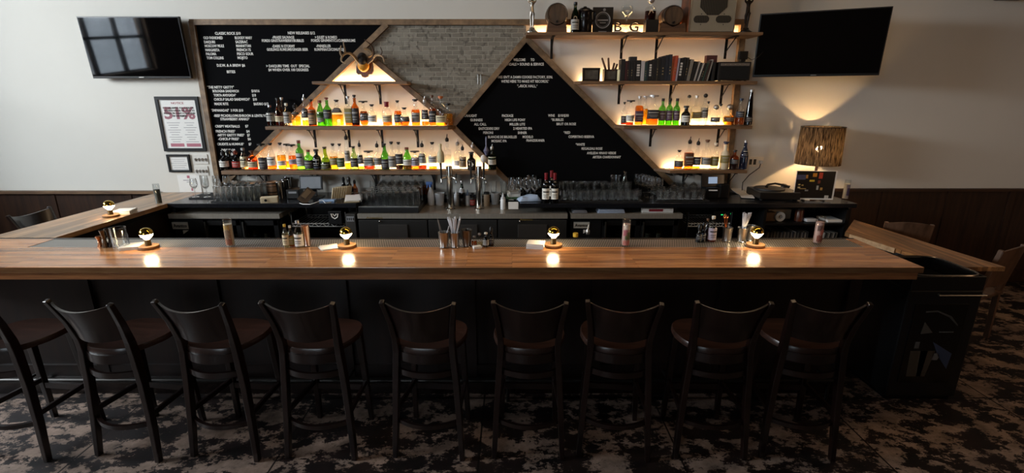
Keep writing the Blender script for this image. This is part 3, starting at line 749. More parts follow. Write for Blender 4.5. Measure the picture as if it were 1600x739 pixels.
# ------------------------------------------------------------------ bottles
PROF = {
 'whisky': [(.94, 0), (1, .015), (1, .58), (.93, .64), (.60, .71), (.40, .76), (.36, .80), (.35, .93), (.41, .935), (.41, .955), (.35, .96)],
 'wine':   [(.95, 0), (1, .012), (1, .60), (.94, .66), (.62, .72), (.42, .76), (.39, .80), (.38, .95), (.44, .955), (.44, .975), (.38, .98)],
 'slope':  [(.95, 0), (1, .012), (1, .50), (.86, .60), (.62, .70), (.44, .79), (.38, .86), (.37, .95), (.43, .955), (.43, .975)],
 'square': [(.95, 0), (1, .015), (1, .62), (.88, .68), (.48, .73), (.38, .76), (.36, .93), (.42, .935), (.42, .96)],
 'squat':  [(.94, 0), (1, .02), (1, .56), (.90, .68), (.60, .75), (.36, .79), (.33, .92), (.40, .925), (.40, .95)],
 'round':  [(.55, 0), (.74, .03), (.95, .18), (1, .34), (.92, .50), (.66, .64), (.40, .70), (.32, .74), (.31, .90), (.38, .905), (.38, .94)],
 'cone':   [(.95, 0), (1, .02), (1, .26), (.86, .36), (.60, .52), (.40, .68), (.33, .80), (.32, .95), (.38, .955), (.38, .975)],
 'tall':   [(.80, 0), (1, .02), (.98, .10), (.80, .40), (.55, .75), (.42, .90), (.40, .97), (.46, .975), (.46, .985)],
 'med':    [(.94, 0), (1, .02), (1, .54), (.90, .62), (.55, .70), (.42, .74), (.42, .90), (.50, .905), (.50, .94)],
}
GL = {'c': (CLEAR, 'clear glass'), 'g': (glass('green_bottle_glass', '#8fd070'), 'green glass'), 'dg': (glass('dark_green_glass', '#3f6a3a'), 'dark green glass'),
      'k': (mat('black_bottle_glass', '#0a0a0b', .08, spec=.6), 'black'), 'br': (glass('brown_bottle_glass', '#6a3d1c'), 'brown glass'), 'y': (glass('chartreuse_glass', '#c8da5a'), 'yellow-green glass'),
      'f': (mat('frosted_ivory_glass', '#d8ccb0', .35), 'ivory frosted'), 'o': (glass('amber_tint_glass', '#e0a060'), 'amber tinted'), 'pg': (glass('pale_green_glass', '#c4dcb0'), 'pale green glass'), 'bl': (glass('blue_tint_glass', '#6f86b8'), 'blue tinted glass')}
LQ = {'y': (liquid('golden_liquor', '#f8c646'), 'golden liquor'), 'o': (liquid('orange_liquor', '#f29a34'), 'orange liquor'), 'a': (liquid('amber_liquor', '#d4802e'), 'amber liquor'),
      'r': (liquid('red_liquor', '#a0482a'), 'red liquor'), 'd': (liquid('dark_liquor', '#3a140a', .4), 'dark liquor'), 'l': (liquid('lime_liquor', '#b9d23a'), 'lime green liquor'), 'p': (liquid('pale_liquor', '#ece0b4', .1), 'pale liquor'), 'w': (liquid('clear_spirit', '#f2f2ee', .02), 'clear spirit')}
INK = mat('label_ink', '#2b2724', .7)
LBL = {'w': ('#e6e2d8', 'white'), 'c': ('#d8c9a4', 'cream'), 'g': ('#a5a29b', 'grey'), 'k': ('#343236', 'black'), 'n': ('#20283c', 'navy'), 'r': ('#a32a20', 'red'), 'o': ('#8a7d45', 'olive'), 'v': ('#5d4356', 'purple'), 'gr': ('#3d5a34', 'green'), 'l': ('#b2a7b4', 'lilac'), 't': ('#a88a66', 'tan'), 's': ('#b9b9ba', 'silver'), 'b': ('#5a3722', 'brown')}
LBM = {k: mat('label_' + v[1], v[0], .65, var=.12, scale=60) for k, v in LBL.items()}
CAPC = {'k': ('#121112', 'black'), 'r': ('#7d1420', 'red'), 'w': ('#ddd8cc', 'white'), 'b': ('#5c3a20', 'cork'), 's': ('#b8b8b8', 'silver'), 'y': ('#c9a53a', 'yellow'), 'm': ('#6c2a1c', 'maroon'), 'o': ('#c0662c', 'orange'), 'n': ('#1d2740', 'navy')}
CPM = {k: mat('cap_' + v[1], v[0], .4, 1 if k == 's' else 0) for k, v in CAPC.items()}
def profr(pf, f):
    for (r0, z0), (r1, z1) in zip(pf, pf[1:]):
        if z0 <= f <= z1: return r0 + (r1 - r0) * ((f - z0) / max(1e-6, z1 - z0))
    return pf[-1][0]
def bottle(label, loc, h, r, shape='whisky', gl='c', liq=None, fill=.5, lab=None, lo=.12, hi=.48, cap='k', captype='cork', sq=0, rz=0, group=None, n=18, diamond=False, band=None):
    t = thing('bottle', label, 'bottle', loc, rz, group)
    pf = PROF[shape]; sq = .6 if shape == 'square' and not sq else sq
    hb = h if captype == 'none' else h * {'cork': .955, 'ball': .93, 'pourer': .80, 'screw': .985, 'flat': .95, 'foil': 1.0}[captype]
    body = [(a * r, b * hb) for a, b in pf]
    MB().lathe([(a, max(.001, z)) for a, z in body], n, sq=sq).build('glass_body', GL[gl][0], t)
    if liq and gl not in ('k', 'f'):
        q = [(a * r * .93, .006 + b * hb) for a, b in pf if b < fill] + [(profr(pf, fill) * r * .93, fill * hb)]
        MB().lathe(q, n, sq=sq).build('liquor', LQ[liq][0], t)
    def shell(z0, z1, k, half, name, mats, ink=False):
        m = 14; vs, fs = [], []
        p_ = 2 + sq * 6
        for i in range(m + 1):
            a = -pi / 2 - half + 2 * half * i / m
            kk = min(1.28, (abs(cos(a)) ** p_ + abs(sin(a)) ** p_) ** (-1 / p_)) if sq else 1
            for z in (z0, z1):
                rr = max(profr(pf, z / hb), .05) * r * k + .0012
                vs.append((rr * kk * cos(a), rr * kk * sin(a), z)); 
        for i in range(m): fs.append((2 * i, 2 * i + 2, 2 * i + 3, 2 * i + 1))
        g = MB().faces(vs, fs)
        if ink:
            g.mi = 1
            for f0, f1, hw in ((.64, .75, .6), (.38, .43, .5), (.22, .26, .42)):
                v2, f2 = [], []
                for i in range(m + 1):
                    a = -pi / 2 - half * hw + 2 * half * hw * i / m
                    kk = min(1.28, (abs(cos(a)) ** p_ + abs(sin(a)) ** p_) ** (-1 / p_)) if sq else 1
                    for f in (f0, f1):
                        z = z0 + (z1 - z0) * f; rr = max(profr(pf, z / hb), .05) * r * k + .002
                        v2.append((rr * kk * cos(a), rr * kk * sin(a), z))
                for i in range(m): f2.append((2 * i, 2 * i + 2, 2 * i + 3, 2 * i + 1))
                g.faces(v2, f2)
        return g.build(name, mats, t)
    if lab and diamond:
        d = .36 * h * .5; zc = h * .34; rr = r + .003
        MB().faces([(0, -rr, zc - d), (d * .8, -rr * .93, zc), (0, -rr, zc + d), (-d * .8, -rr * .93, zc)], [(0, 1, 2, 3)]).build('paper_label', LBM[lab], t)
    elif lab:
        dk = lab in ('k', 'n', 'v', 'gr', 'b', 'r', 'o')
        shell(lo * h, hi * h, 1.0, radians(80), 'paper_label', [LBM[lab], LBM['g'] if dk else INK], True)
    if band: shell(h * .60, h * .70, 1.0, radians(170), 'neck_band', [LBM[band]])
    nr = profr(pf, .93) * r
    cm = CPM[cap]
    if captype in ('cork', 'flat'):
        k = 1.25 if captype == 'cork' else 2.6; hh = h * .075
        MB().lathe([(nr * .8, hb - .01), (nr * .8, hb), (nr * k, hb + .001), (nr * k, hb + hh * .75), (nr * k * .9, hb + hh * .8)], 14).build('stopper', cm, t)
    elif captype == 'ball':
        MB().ball((0, 0, hb + nr * .8), nr * 1.5, 14, 8).build('stopper', cm, t)
    elif captype == 'screw':
        MB().lathe([(nr * 1.15, hb * .90), (nr * 1.22, hb * .905), (nr * 1.22, hb * 1.0), (nr * 1.1, hb * 1.008)], 14).build('cap', cm, t)
    elif captype == 'foil':
        MB().lathe([(nr * 1.08, hb * .78), (nr * 1.12, hb * .79), (nr * 1.10, hb * .95), (nr * 1.25, hb * .955), (nr * 1.25, hb * 1.0), (nr, hb * 1.003)], 14).build('foil', cm, t)
    elif captype == 'pourer':
        g = MB(); g.lathe([(nr * .9, hb - .01), (nr * 1.25, hb), (nr * 1.25, hb + .02), (nr * .5, hb + .035)], 12)
        g.tube([(0, 0, hb + .03), (0, 0, hb + (h - hb) * .55), (.004, 0, hb + (h - hb) * .95)], [.006, .0052, .004], 8)
        g.build('pourer', cm, t)
    return t
def bottle_row(rows, yb, zs, Ymid, where, end, group):
    xs = sorted(rows, key=lambda q: q[0]); rank = {id(q): i + 1 for i, q in enumerate(xs)}
    for q in rows:
        x, yt, wpx, shape, gl, liq, fill, lab, lo, hi, cap, ct = q[:12]
        kw = q[12] if len(q) > 12 else {}
        Y = Ymid + kw.pop('dy', 0)
        p0 = onY(x, yb, Y); top = onY(x, yt, Y)
        loc = (p0.x, Y, zs + .001); h = max(.12, top.z - zs); r = wpx / 2 / ppm((p0.x, Y, zs))
        r = max(r, .026)
        ad = 'tall ' if h > .315 else ('short ' if h < .235 else '')
        parts = []
        if lab: parts.append(LBL[lab][1] + ' label')
        if liq and gl not in ('k', 'f'): parts.append(LQ[liq][1])
        else: parts.append(CAPC[cap][1] + ' top')
        bottle('%s%s bottle, %s, %s from %s on %s' % (ad, GL[gl][1].replace(' glass', ''), ', '.join(parts), nth(rank[id(q)]), end, where), loc, h, r, shape, gl, liq, fill, lab, lo, hi, cap, ct, group=group, **kw)
MIDROW = [
 (425, 164, 12.5, 'whisky', 'c', 'd', .20, 'g', .22, .62, 's', 'screw'), (438.5, 154, 12.5, 'slope', 'o', 'r', .42, 'c', .16, .36, 'k', 'cork'), (445, 153, 10, 'wine', 'c', 'p', .4, None, 0, 0, 's', 'cork', {'dy': .07}),
 (451, 161, 11.5, 'whisky', 'c', 'w', .3, 'g', .12, .6, 'w', 'screw'), (464, 161, 14, 'squat', 'c', 'y', .52, 'k', .50, .62, 'k', 'pourer'), (479, 147, 11.5, 'slope', 'c', 'y', .22, 'k', .26, .55, 's', 'pourer'),
 (489.5, 156, 12.5, 'wine', 'o', 'd', .5, 't', .08, .62, 'k', 'cork'), (503, 156.5, 12.5, 'slope', 'g', 'l', .3, 'g', .16, .55, 'm', 'screw'), (514, 153, 13, 'whisky', 'g', 'l', .26, 'k', .26, .58, 'm', 'cork'),
 (529, 156.5, 16, 'square', 'c', 'y', .46, 'k', .52, .70, 'k', 'cork'), (547, 151, 12, 'square', 'c', 'a', .2, 'o', .1, .6, 's', 'cork'), (557, 149, 12, 'whisky', 'o', 'd', .55, 'k', .1, .58, 'k', 'cork'),
 (570, 158, 14, 'round', 'c', 'a', .62, 'k', .22, .52, 'k', 'flat'), (583, 163.5, 13.5, 'squat', 'c', 'w', .4, 'w', .18, .5, 'k', 'cork'), (606, 159, 15, 'squat', 'c', 'a', .30, 'c', .16, .44, 'r', 'foil'),
 (623, 157.5, 12, 'slope', 'c', 'o', .62, 'k', .14, .46, 'k', 'cork'), (633, 168.5, 16, 'round', 'c', 'a', .44, 'k', .24, .52, 'k', 'cork', {'dy': -.05}), (650.5, 155.5, 13.5, 'med', 'c', 'o', .64, 'g', .14, .50, 'k', 'cork'),
 (665, 150, 11.5, 'whisky', 'c', 'a', .18, 'k', .22, .54, 's', 'pourer'), (676.5, 149.5, 11.5, 'wine', 'c', 'a', .60, 'k', .12, .50, 'b', 'cork'), (690, 151, 16.5, 'squat', 'c', 'y', .14, 'c', .12, .36, 'o', 'cork', {'dy': -.02}), (701, 162, 13, 'med', 'c', 'y', .55, None, 0, 0, 'k', 'cork', {'dy': .05})]
bottle_row(MIDROW, 197, ZBs, 5.355, 'middle antler shelf', 'letter board', 'bottles on the middle shelf under the antlers')
LOWROW = [
 (353, 235, 14.5, 'whisky', 'k', None, 0, 'w', .15, .45, 'k', 'pourer'), (361, 233, 13, 'wine', 'k', None, 0, None, 0, 0, 'k', 'pourer', {'dy': .06}), (372, 234, 13.5, 'whisky', 'br', 'd', .5, 'r', .12, .42, 'm', 'pourer'), (384, 231, 12.5, 'slope', 'c', 'p', .3, 'c', .12, .6, 's', 'screw'), (397, 236, 14.5, 'squat', 'o', 'a', .5, 'c', .12, .44, 'b', 'cork'),
 (413, 225, 13, 'whisky', 'c', 'd', .48, 'k', .02, .46, 'k', 'flat'), (427, 224, 13.5, 'slope', 'c', 'a', .32, 'w', .16, .5, 'k', 'cork'), (442.5, 223.5, 13, 'whisky', 'c', 'y', .56, 'w', .16, .34, 'k', 'cork'), (452.5, 225, 10, 'wine', 'c', 'y', .3, None, 0, 0, 'k', 'flat', {'dy': .07}), (460, 226, 12.5, 'whisky', 'c', 'o', .58, 'l', .22, .42, 'k', 'flat'),
 (471.5, 219, 12, 'wine', 'g', None, 0, 's', .12, .56, 'm', 'screw'), (484.5, 234, 14, 'whisky', 'g', 'd', .3, 'k', .06, .48, 'm', 'screw'), (497, 233, 12.5, 'med', 'k', None, 0, 'n', .08, .66, 'k', 'screw'), (510.5, 230, 16, 'cone', 'y', 'l', .55, 'k', .04, .34, 'k', 'cork'), (523.5, 225, 12.5, 'whisky', 'c', 'y', .52, 'o', .18, .46, 'k', 'cork'), (534, 225, 12, 'whisky', 'c', 'p', .1, 'gr', .10, .46, 'k', 'cork'),
 (545, 205, 10.5, 'tall', 'c', 'y', .20, 'g', .22, .5, 'k', 'pourer'), (555, 229, 12, 'slope', 'pg', 'p', .5, 'k', .12, .5, 'k', 'cork'), (564.5, 219, 9.5, 'slope', 'c', 'y', .12, 'k', .2, .5, 'k', 'pourer'), (578, 236, 15.5, 'square', 'c', 'r', .22, 'g', .22, .66, 'k', 'flat'), (591.6, 220, 12.5, 'whisky', 'c', 'p', .12, 'g', .16, .42, 'k', 'pourer'),
 (603, 225, 12.5, 'slope', 'g', 'd', .3, 'k', .05, .42, 'k', 'cork'), (614, 222, 12.5, 'whisky', 'c', 'w', .4, 'g', .08, .50, 'k', 'cork'), (625, 222.5, 11.5, 'wine', 'c', 'd', .16, 'k', .2, .58, 'k', 'cork'), (637.5, 230, 13.5, 'slope', 'g', 'r', .34, 'w', .2, .46, 'm', 'screw'), (649.6, 236, 13.5, 'squat', 'c', 'o', .3, 'l', .2, .66, 'k', 'flat'), (661, 219.5, 13, 'whisky', 'c', 'r', .16, 'g', .22, .56, 'k', 'pourer'),
 (677, 222.5, 13.5, 'slope', 'c', 'o', .1, 's', .26, .5, 'k', 'cork'), (700, 209, 12.5, 'wine', 'c', 'w', .5, None, 0, 0, 'k', 'pourer', {'dy': .04}), (716, 217, 12.5, 'wine', 'c', 'w', .45, 'w', .12, .3, 's', 'pourer', {'dy': .04}), (723.5, 225.5, 11.5, 'whisky', 'c', 'w', .3, 't', .12, .52, 'k', 'pourer', {'dy': -.05}), (737, 238, 13.5, 'med', 'k', None, 0, 'w', .1, .5, 'k', 'cork', {'diamond': True, 'dy': -.05}), (739, 222, 11, 'slope', 'c', 'w', .4, None, 0, 0, 's', 'pourer', {'dy': .06}), (769, 225, 12.5, 'whisky', 'dg', 'p', .6, 'w', .2, .5, 's', 'pourer')]
bottle_row(LOWROW, 267, ZCs, 5.37, 'lowest antler shelf', 'letter board', 'bottles on the lowest shelf under the antlers')
BOOKROW = [
 (974, 160, 9, 'whisky', 'c', 'r', .4, 'k', .1, .4, 'k', 'cork', {'dy': .05}), (983.5, 157, 12, 'squat', 'c', 'r', .14, 'w', .16, .42, 'k', 'flat', {'dy': -.04}), (997, 151, 12, 'square', 'c', 'o', .72, 'v', .12, .5, 's', 'cork'), (1006, 150.5, 9, 'wine', 'c', 'y', .6, None, 0, 0, 's', 'flat', {'dy': .05}), (1018, 149, 16.5, 'square', 'c', 'a', .28, 'k', .22, .52, 's', 'flat'),
 (1033, 153.5, 10.5, 'wine', 'g', 'l', .5, 'v', .18, .54, 'k', 'screw'), (1044, 153.5, 10.5, 'wine', 'g', 'l', .5, 'v', .18, .54, 'k', 'screw'), (1055, 153.5, 10.5, 'wine', 'g', 'l', .5, 'v', .18, .54, 'k', 'screw'), (1070, 165, 13.5, 'med', 'k', None, 0, 'w', .18, .5, 'k', 'screw', {'dy': -.05}), (1073, 149.5, 11, 'whisky', 'c', 'w', .4, None, 0, 0, 'k', 'ball', {'dy': .06}), (1085, 150, 13, 'square', 'c', 'w', .4, 'o', .24, .46, 's', 'cork'),
 (1098, 148, 11.5, 'wine', 'c', 'w', .3, 'g', .24, .58, 'k', 'ball'), (1103.5, 159, 9, 'whisky', 'c', 'w', .3, None, 0, 0, 'k', 'cork', {'dy': .07}), (1116, 168.5, 15, 'round', 'c', 'w', .3, 'k', .2, .46, 's', 'ball', {'dy': -.03}), (1123, 163, 11, 'slope', 'c', 'w', .4, None, 0, 0, 'k', 'cork', {'dy': .06}), (1137, 168.5, 17, 'round', 'c', 'y', .56, 'b', .2, .46, 's', 'ball'), (1153.7, 154.5, 13.5, 'slope', 'c', 'a', .3, 'n', .3, .52, 'n', 'cork'), (1168, 141, 12.5, 'tall', 'br', 'd', .7, 'k', .1, .24, 's', 'cork')]
bottle_row(BOOKROW, 196.5, ZF, 5.36, 'shelf under books', 'diamond board', 'bottles on the shelf under the books')
POSROW = [(1059, 235, 13.5, 'whisky', 'c', 'a', .12, 'k', .14, .46, 'k', 'cork'), (1074, 213, 13, 'square', 'c', 'o', .62, 'b', .1, .5, 'k', 'pourer'), (1087, 215.5, 12, 'slope', 'c', 'y', .1, 'k', .14, .4, 'k', 'pourer'), (1101, 219, 14.5, 'wine', 'c', 'w', .45, 'g', .16, .42, 'b', 'cork'), (1114.5, 224, 12, 'whisky', 'c', 'p', .2, 'o', .14, .5, 'w', 'cork'), (1130, 222, 13.5, 'med', 'f', None, 0, 'o', .24, .52, 'n', 'cork'), (1145, 235, 13.5, 'squat', 'o', 'd', .5, 'k', .3, .54, 'k', 'cork'), (1160, 220, 12, 'slope', 'bl', 'w', .4, 'n', .44, .72, 's', 'cork')]
bottle_row(POSROW, 266, ZG, 5.36, 'payment screen shelf', 'diamond board', 'bottles on the lowest shelf over the payment screen')
for i, (x, dy) in enumerate(((852.5, 0), (861, .10), (866, 0))):
    p = onZ(x, 317, BZ) if dy == 0 else onZ(x, 312, BZ)
    bottle('red-capped wine bottle with white label on the back counter, %s from the beer taps' % nth(i + 1), (p.x, p.y, BZ), .305, .037, 'wine', 'k', None, 0, 'w', .14, .5, 'r', 'foil', group='red-capped wine bottles', n=24)

# ------------------------------------------------------------------ glassware
def tumbler(name, h, r0, r1, mat_=WATERG, th=.0025, n=16):
    return MB().lathe([(r0, 0), (r1, h), (r1 - th, h), (r0 - th, .012), (0.0001, .012)], n, cap=False).faces([(r0 * cos(2 * pi * i / n + pi / n), r0 * sin(2 * pi * i / n + pi / n), 0) for i in range(n)], [tuple(range(n))[::-1]]).build(name, mat_)
def wineglass(name, h=.20, rb=.038, n=16):
    pr = [(.034, 0), (.034, .002), (.006, .008), (.0045, .02), (.0045, h * .42), (.012, h * .46), (rb * .8, h * .56), (rb, h * .68), (rb * .93, h * .85), (rb * .8, h), (rb * .78, h), (rb * .9, h * .84), (rb * .96, h * .68), (rb * .76, h * .57), (.0001, h * .48)]
    return MB().lathe(pr, n, cap=False).faces([(.034 * cos(2 * pi * i / n + pi / n), .034 * sin(2 * pi * i / n + pi / n), 0) for i in range(n)], [tuple(range(n))[::-1]]).build(name, WATERG)
_protos = {}
def glasses(kind, spots, label, cat, group, flip=False, rx=0):
    if kind not in _protos:
        _protos[kind] = {'pint_glass': lambda: tumbler('pint_glass', .148, .029, .042), 'highball_glass': lambda: tumbler('highball_glass', .155, .030, .033), 'rocks_glass': lambda: tumbler('rocks_glass', .095, .036, .041),
                         'shot_glass': lambda: tumbler('shot_glass', .07, .02, .026), 'wine_glass': lambda: wineglass('wine_glass'), 'flute_glass': lambda: wineglass('flute_glass', .215, .029),
                         'coupe_glass': lambda: MB().lathe([(.032, 0), (.032, .002), (.005, .008), (.004, .08), (.02, .09), (.044, .115), (.047, .135), (.045, .135), (.04, .115), (.0001, .094)], 16, cap=False).build('coupe_glass', WATERG),
                         'pitcher_glass': lambda: tumbler('pitcher_glass', .20, .04, .058), 'carafe': lambda: MB().lathe([(.04, 0), (.043, .01), (.043, .10), (.03, .15), (.017, .19), (.016, .24), (.022, .25), (.02, .25), (.014, .235), (.014, .19), (.028, .148), (.04, .10), (.04, .012), (.0001, .012)], 18, cap=False).build('carafe', WATERG)}[kind]()
        first = True
    else: first = False
    src = _protos[kind]
    for (x, y, z) in spots:
        if first: o = src; first = False
        else: o = src.copy(); COL.objects.link(o)
        hgt = max(v.co.z for v in o.data.vertices)
        o.location = (x, y, z + (hgt if flip else 0)); o.rotation_euler = (pi if flip else rx, 0, random.uniform(0, 6))
        tag(o, label, cat, group)
def grid(x0, x1, nx, y0, y1, ny, z, jit=.004, stag=True):
    r = []
    for j in range(ny):
        for i in range(nx):
            xx = x0 + (x1 - x0) * (i + (.5 if stag and j % 2 else 0)) / max(1, nx - 1 + (.5 if stag else 0))
            r.append((xx + random.uniform(-jit, jit), y0 + (y1 - y0) * j / max(1, ny - 1) + random.uniform(-jit, jit), z))
    return r
def mat_pad(label, corners, z, th=.012, name='bar_mat', m=BLKRUB):
    return tag(MB().prism(corners, z, z + th).build(name, m, smooth=False), label, 'mat' if 'mat' in name else 'tray')
pL = onZ(332, 312, BZ)
mat_pad('black ribbed bar mat under the upturned pint glasses beside the small barrel', [(-3.08, 4.92), (-2.52, 4.92), (-2.52, 5.30), (-3.08, 5.30)], BZ)
glasses('highball_glass', grid(-3.03, -2.64, 7, 4.97, 5.25, 5, BZ + .012), 'upturned clear highball glass in the block beside the small wooden barrel', 'glass', 'highball glasses beside the small barrel', flip=True)
mat_pad('small black mat under the stemmed glasses by the certificate', [(-3.42, 5.10), (-3.08, 5.10), (-3.08, 5.40), (-3.42, 5.40)], BZ)
glasses('wine_glass', grid(-3.37, -3.13, 3, 5.15, 5.34, 2, BZ + .012, stag=False), 'clear stemmed wine glass on the small mat by the certificate', 'glass', 'wine glasses by the certificate')
# steel draining tray in the middle
tx0, tx1 = onZ(572, 322, 1.0).x, onZ(655, 322, 1.0).x
tr = thing('draining_tray', 'black draining tray full of tumblers on the keg cooler', 'tray', ((tx0 + tx1) / 2, 5.12, .966))
MB().box((0, 0, .03), (tx1 - tx0 + .06, .46, .06), bev=.006).build('tray_base', BLKPL, tr, smooth=False)
MB().box((0, -.215, .064), (tx1 - tx0 + .05, .012, .008)).build('tray_lip', STEEL, tr, smooth=False)
glasses('highball_glass', grid(tx0 + .02, tx1 - .02, 8, 4.94, 5.25, 4, 1.027), 'upturned tall glass on the black draining tray', 'glass', 'tall glasses on the draining tray', flip=True)
glasses('pint_glass', [(tx0 - .02 + .088 * i, 5.445, BZ) for i in range(7)], 'pint glass in the row behind the draining tray', 'glass', 'pint glasses behind the draining tray', flip=True)
glasses('pint_glass', grid(onZ(756, 300, BZ).x, onZ(795, 300, BZ).x, 3, 5.37, 5.44, 1, BZ), 'pint glass at the wall behind the beer taps', 'glass', 'pint glasses behind the beer taps')
glasses('pitcher_glass', [(onY(831, 297, 5.42).x, 5.41, BZ)], 'tall clear pitcher standing behind the wine bottles', 'pitcher', None)
glasses('wine_glass', grid(onY(799, 300, 5.1).x, onY(842, 300, 5.1).x, 4, 5.06, 5.30, 3, BZ), 'clear wine glass beside the red-capped wine bottles', 'glass', 'wine glasses beside the wine bottles')
mat_pad('long black bar mat under the rows of small tumblers', [(onZ(874, 315, BZ).x, 4.93), (onZ(1003, 315, BZ).x, 4.93), (onZ(1003, 315, BZ).x, 5.36), (onZ(874, 315, BZ).x, 5.36)], BZ)
gx0, gx1 = onY(880, 310, 5.0).x, onY(998, 310, 5.0).x
glasses('rocks_glass', grid(gx0, gx1, 10, 4.97, 5.08, 2, BZ + .012), 'small tumbler in the front rows of the long mat', 'glass', 'tumblers in front on the long mat')
glasses('highball_glass', grid(gx0, gx1 - .05, 9, 5.16, 5.24, 2, BZ + .012), 'tall tumbler in the rear rows of the long mat', 'glass', 'tall tumblers at the rear of the long mat')
glasses('coupe_glass', [(gx0 + d, 5.33, BZ + .012) for d in (.02, .12, .24, .36, .47)], 'coupe glass at the back of the long mat', 'glass', 'coupe glasses on the long mat')
glasses('pitcher_glass', [(onY(961, 300, 5.33).x, 5.36, BZ + .012)], 'tall clear pitcher behind the tumblers on the long mat', 'pitcher', None)
glasses('carafe', [(onY(977, 300, 5.25).x, 5.31, BZ + .012), ], 'clear narrow-necked carafe between the pitcher and the flutes', 'carafe', None)
fl = []
for i in range(9):
    f = i / 8
    p = onZ(990 + 40 * f, 297 + 13 * f, BZ)
    fl += [(p.x, p.y, BZ), (p.x - .085, p.y + .02, BZ)]
glasses('flute_glass', fl, 'clear champagne flute in the slanting double row', 'glass', 'champagne flutes in the slanting double row')
mat_pad('short black bar mat under the stacked rocks glasses', [(onZ(1022, 313, BZ).x, 4.95), (onZ(1104, 313, BZ).x, 4.95), (onZ(1104, 313, BZ).x, 5.26), (onZ(1035, 313, BZ).x, 5.26)], BZ)
glasses('rocks_glass', grid(onY(1030, 310, 5.0).x, onY(1100, 310, 5.0).x, 7, 4.99, 5.22, 3, BZ + .012), 'rocks glass on the short mat before the payment screen', 'glass', 'rocks glasses before the payment screen')
# stemware hanging from racks under the lowest shelves
def hang_rack(label, xl, xr, shelf_z, n, glabel, ggroup):
    a, b = onY(xl, 275, 5.35).x, onY(xr, 275, 5.35).x
    t = thing('stemware_rack', label, 'rack', ((a + b) / 2, 5.36, shelf_z))
    k = max(2, n)
    for i in range(k + 1):
        x = -(b - a) / 2 + (b - a) * i / k
        g = MB(); g.box((x, 0, -.008), (.006, .2, .016)); g.box((x, 0, -.020), (.034, .2, .003)); g.build('rail', DKSTEEL, t, smooth=False)
    sp = []
    for i in range(k):
        x = a + (b - a) * (i + .5) / k
        sp.append((x, 5.335, shelf_z - .018 - .135))
    glasses('coupe_glass', sp, glabel, 'glass', ggroup, flip=True)
tb = .037
hang_rack('steel stemware rack under the lowest bottle shelf above the small tumblers', 588, 658, ZCs - tb, 5, 'coupe glass hanging upside down under the lowest antler shelf above the draining tray', 'coupe glasses hanging above the draining tray')
hang_rack('steel stemware rack under the lowest bottle shelf by the small barrel', 366, 422, ZCs - tb, 4, 'coupe glass hanging upside down under the lowest antler shelf above the small barrel', 'coupe glasses hanging above the small barrel')
hang_rack('steel stemware rack under the shelf beside the payment screen', 1046, 1092, ZG - tb, 3, 'coupe glass hanging upside down beside the payment screen', 'coupe glasses hanging beside the payment screen')

# ------------------------------------------------------------------ bulb lamps, candles and the rest of the bar top
BULBM = emit('warm_bulb_glow', (1, .74, .42), BULB)
def bulb_lamp(label, x, y):
    p = onZ(x, y, BZ)
    t = thing('bulb_lamp', label, 'lamp', (p.x, p.y, BZ), 0, 'bulb lamps on the bar')
    MB().lathe([(.062, 0), (.064, .003), (.064, .017), (.061, .02)], 32).build('base', WALNUT, t)
    MB().lathe([(.021, .02), (.021, .022), (.0195, .024), (.0195, .060), (.017, .064)], 20).build('socket', BRASS, t)
    c = .106
    MB().lathe([(.013, .062), (.016, .068), (.026, .078), (.0365, .09), (.0425, .105)], 24, cap=False).build('bulb_glass', BULBM, t)
    MB().ball((0, 0, c), (.0435, .0435, .043), 28, 10, pi / 2 - .04, pi).build('mirrored_crown', GOLDM, t)
    return t
bulb_lamp('mirrored bulb lamp on the bar, nearest the open end', 1180, 385)
bulb_lamp('mirrored bulb lamp on the bar, second from the open end', 864.5, 385)
bulb_lamp('mirrored bulb lamp on the bar, third from the open end', 542.5, 386)
bulb_lamp('mirrored bulb lamp on the bar beside the cut mixing glass', 233, 387.5)
bulb_lamp('mirrored bulb lamp standing on the return bar', 174, 338.5)
def candle(label, p, h, wax, art, fill=.8):
    t = thing('jar_candle', label, 'candle', p, 0, 'tall glass jar candles')
    MB().lathe([(.028, 0), (.030, .004), (.030, h * .93), (.028, h * .97), (.029, h), (.0265, h), (.0265, h * .96), (.0275, h * .92), (.0275, .008), (.0001, .008)], 24, cap=False).build('glass_jar', CLEAR, t)
    MB().lathe([(.0268, .009), (.0268, h * fill), (.01, h * fill + .001)], 20).build('wax', wax, t)
    if art:
        for k, (z0, z1, c, hw, off) in enumerate(art):
            m = 8; vs, fs = [], []
            for i in range(m + 1):
                a = -pi / 2 + off - hw + 2 * hw * i / m
                wv = .006 * sin(i * 2.1 + k)
                for z in (h * z0 + wv, h * z1 - wv): vs.append((.0306 * cos(a), .0306 * sin(a), z))
            for i in range(m): fs.append((2 * i, 2 * i + 2, 2 * i + 3, 2 * i + 1))
            MB().faces(vs, fs).build('printed_picture', mat('candle_print_' + c.strip('#'), c, .5, var=.5, scale=90), t)
    return t
IVW = mat('ivory_wax', '#d9cdb8', .6); PINKW = mat('pink_wax', '#c7a59c', .6); GREYW = mat('grey_green_wax', '#4c4f48', .6); WHW = mat('white_wax', '#c9c5c2', .6)
def bt(x, y): q = onZ(x, y, BZ); return (q.x, q.y, BZ)
candle('tall jar candle with brown and gold print, alone between lamp and sauce bottles', bt(361, 384.5), .205, IVW, [(.08, .30, '#8a5a44', .9, 0), (.30, .62, '#8a7660', .9, 0), (.62, .78, '#b29455', .7, 0)])
candle('tall jar candle with red flower print on a pale ground', bt(977, 384), .205, PINKW, [(.06, .22, '#b8736a', .9, 0), (.26, .52, '#5c6a44', .6, .2), (.40, .60, '#a8606a', .5, -.4), (.62, .8, '#d8c8b8', .8, 0)])
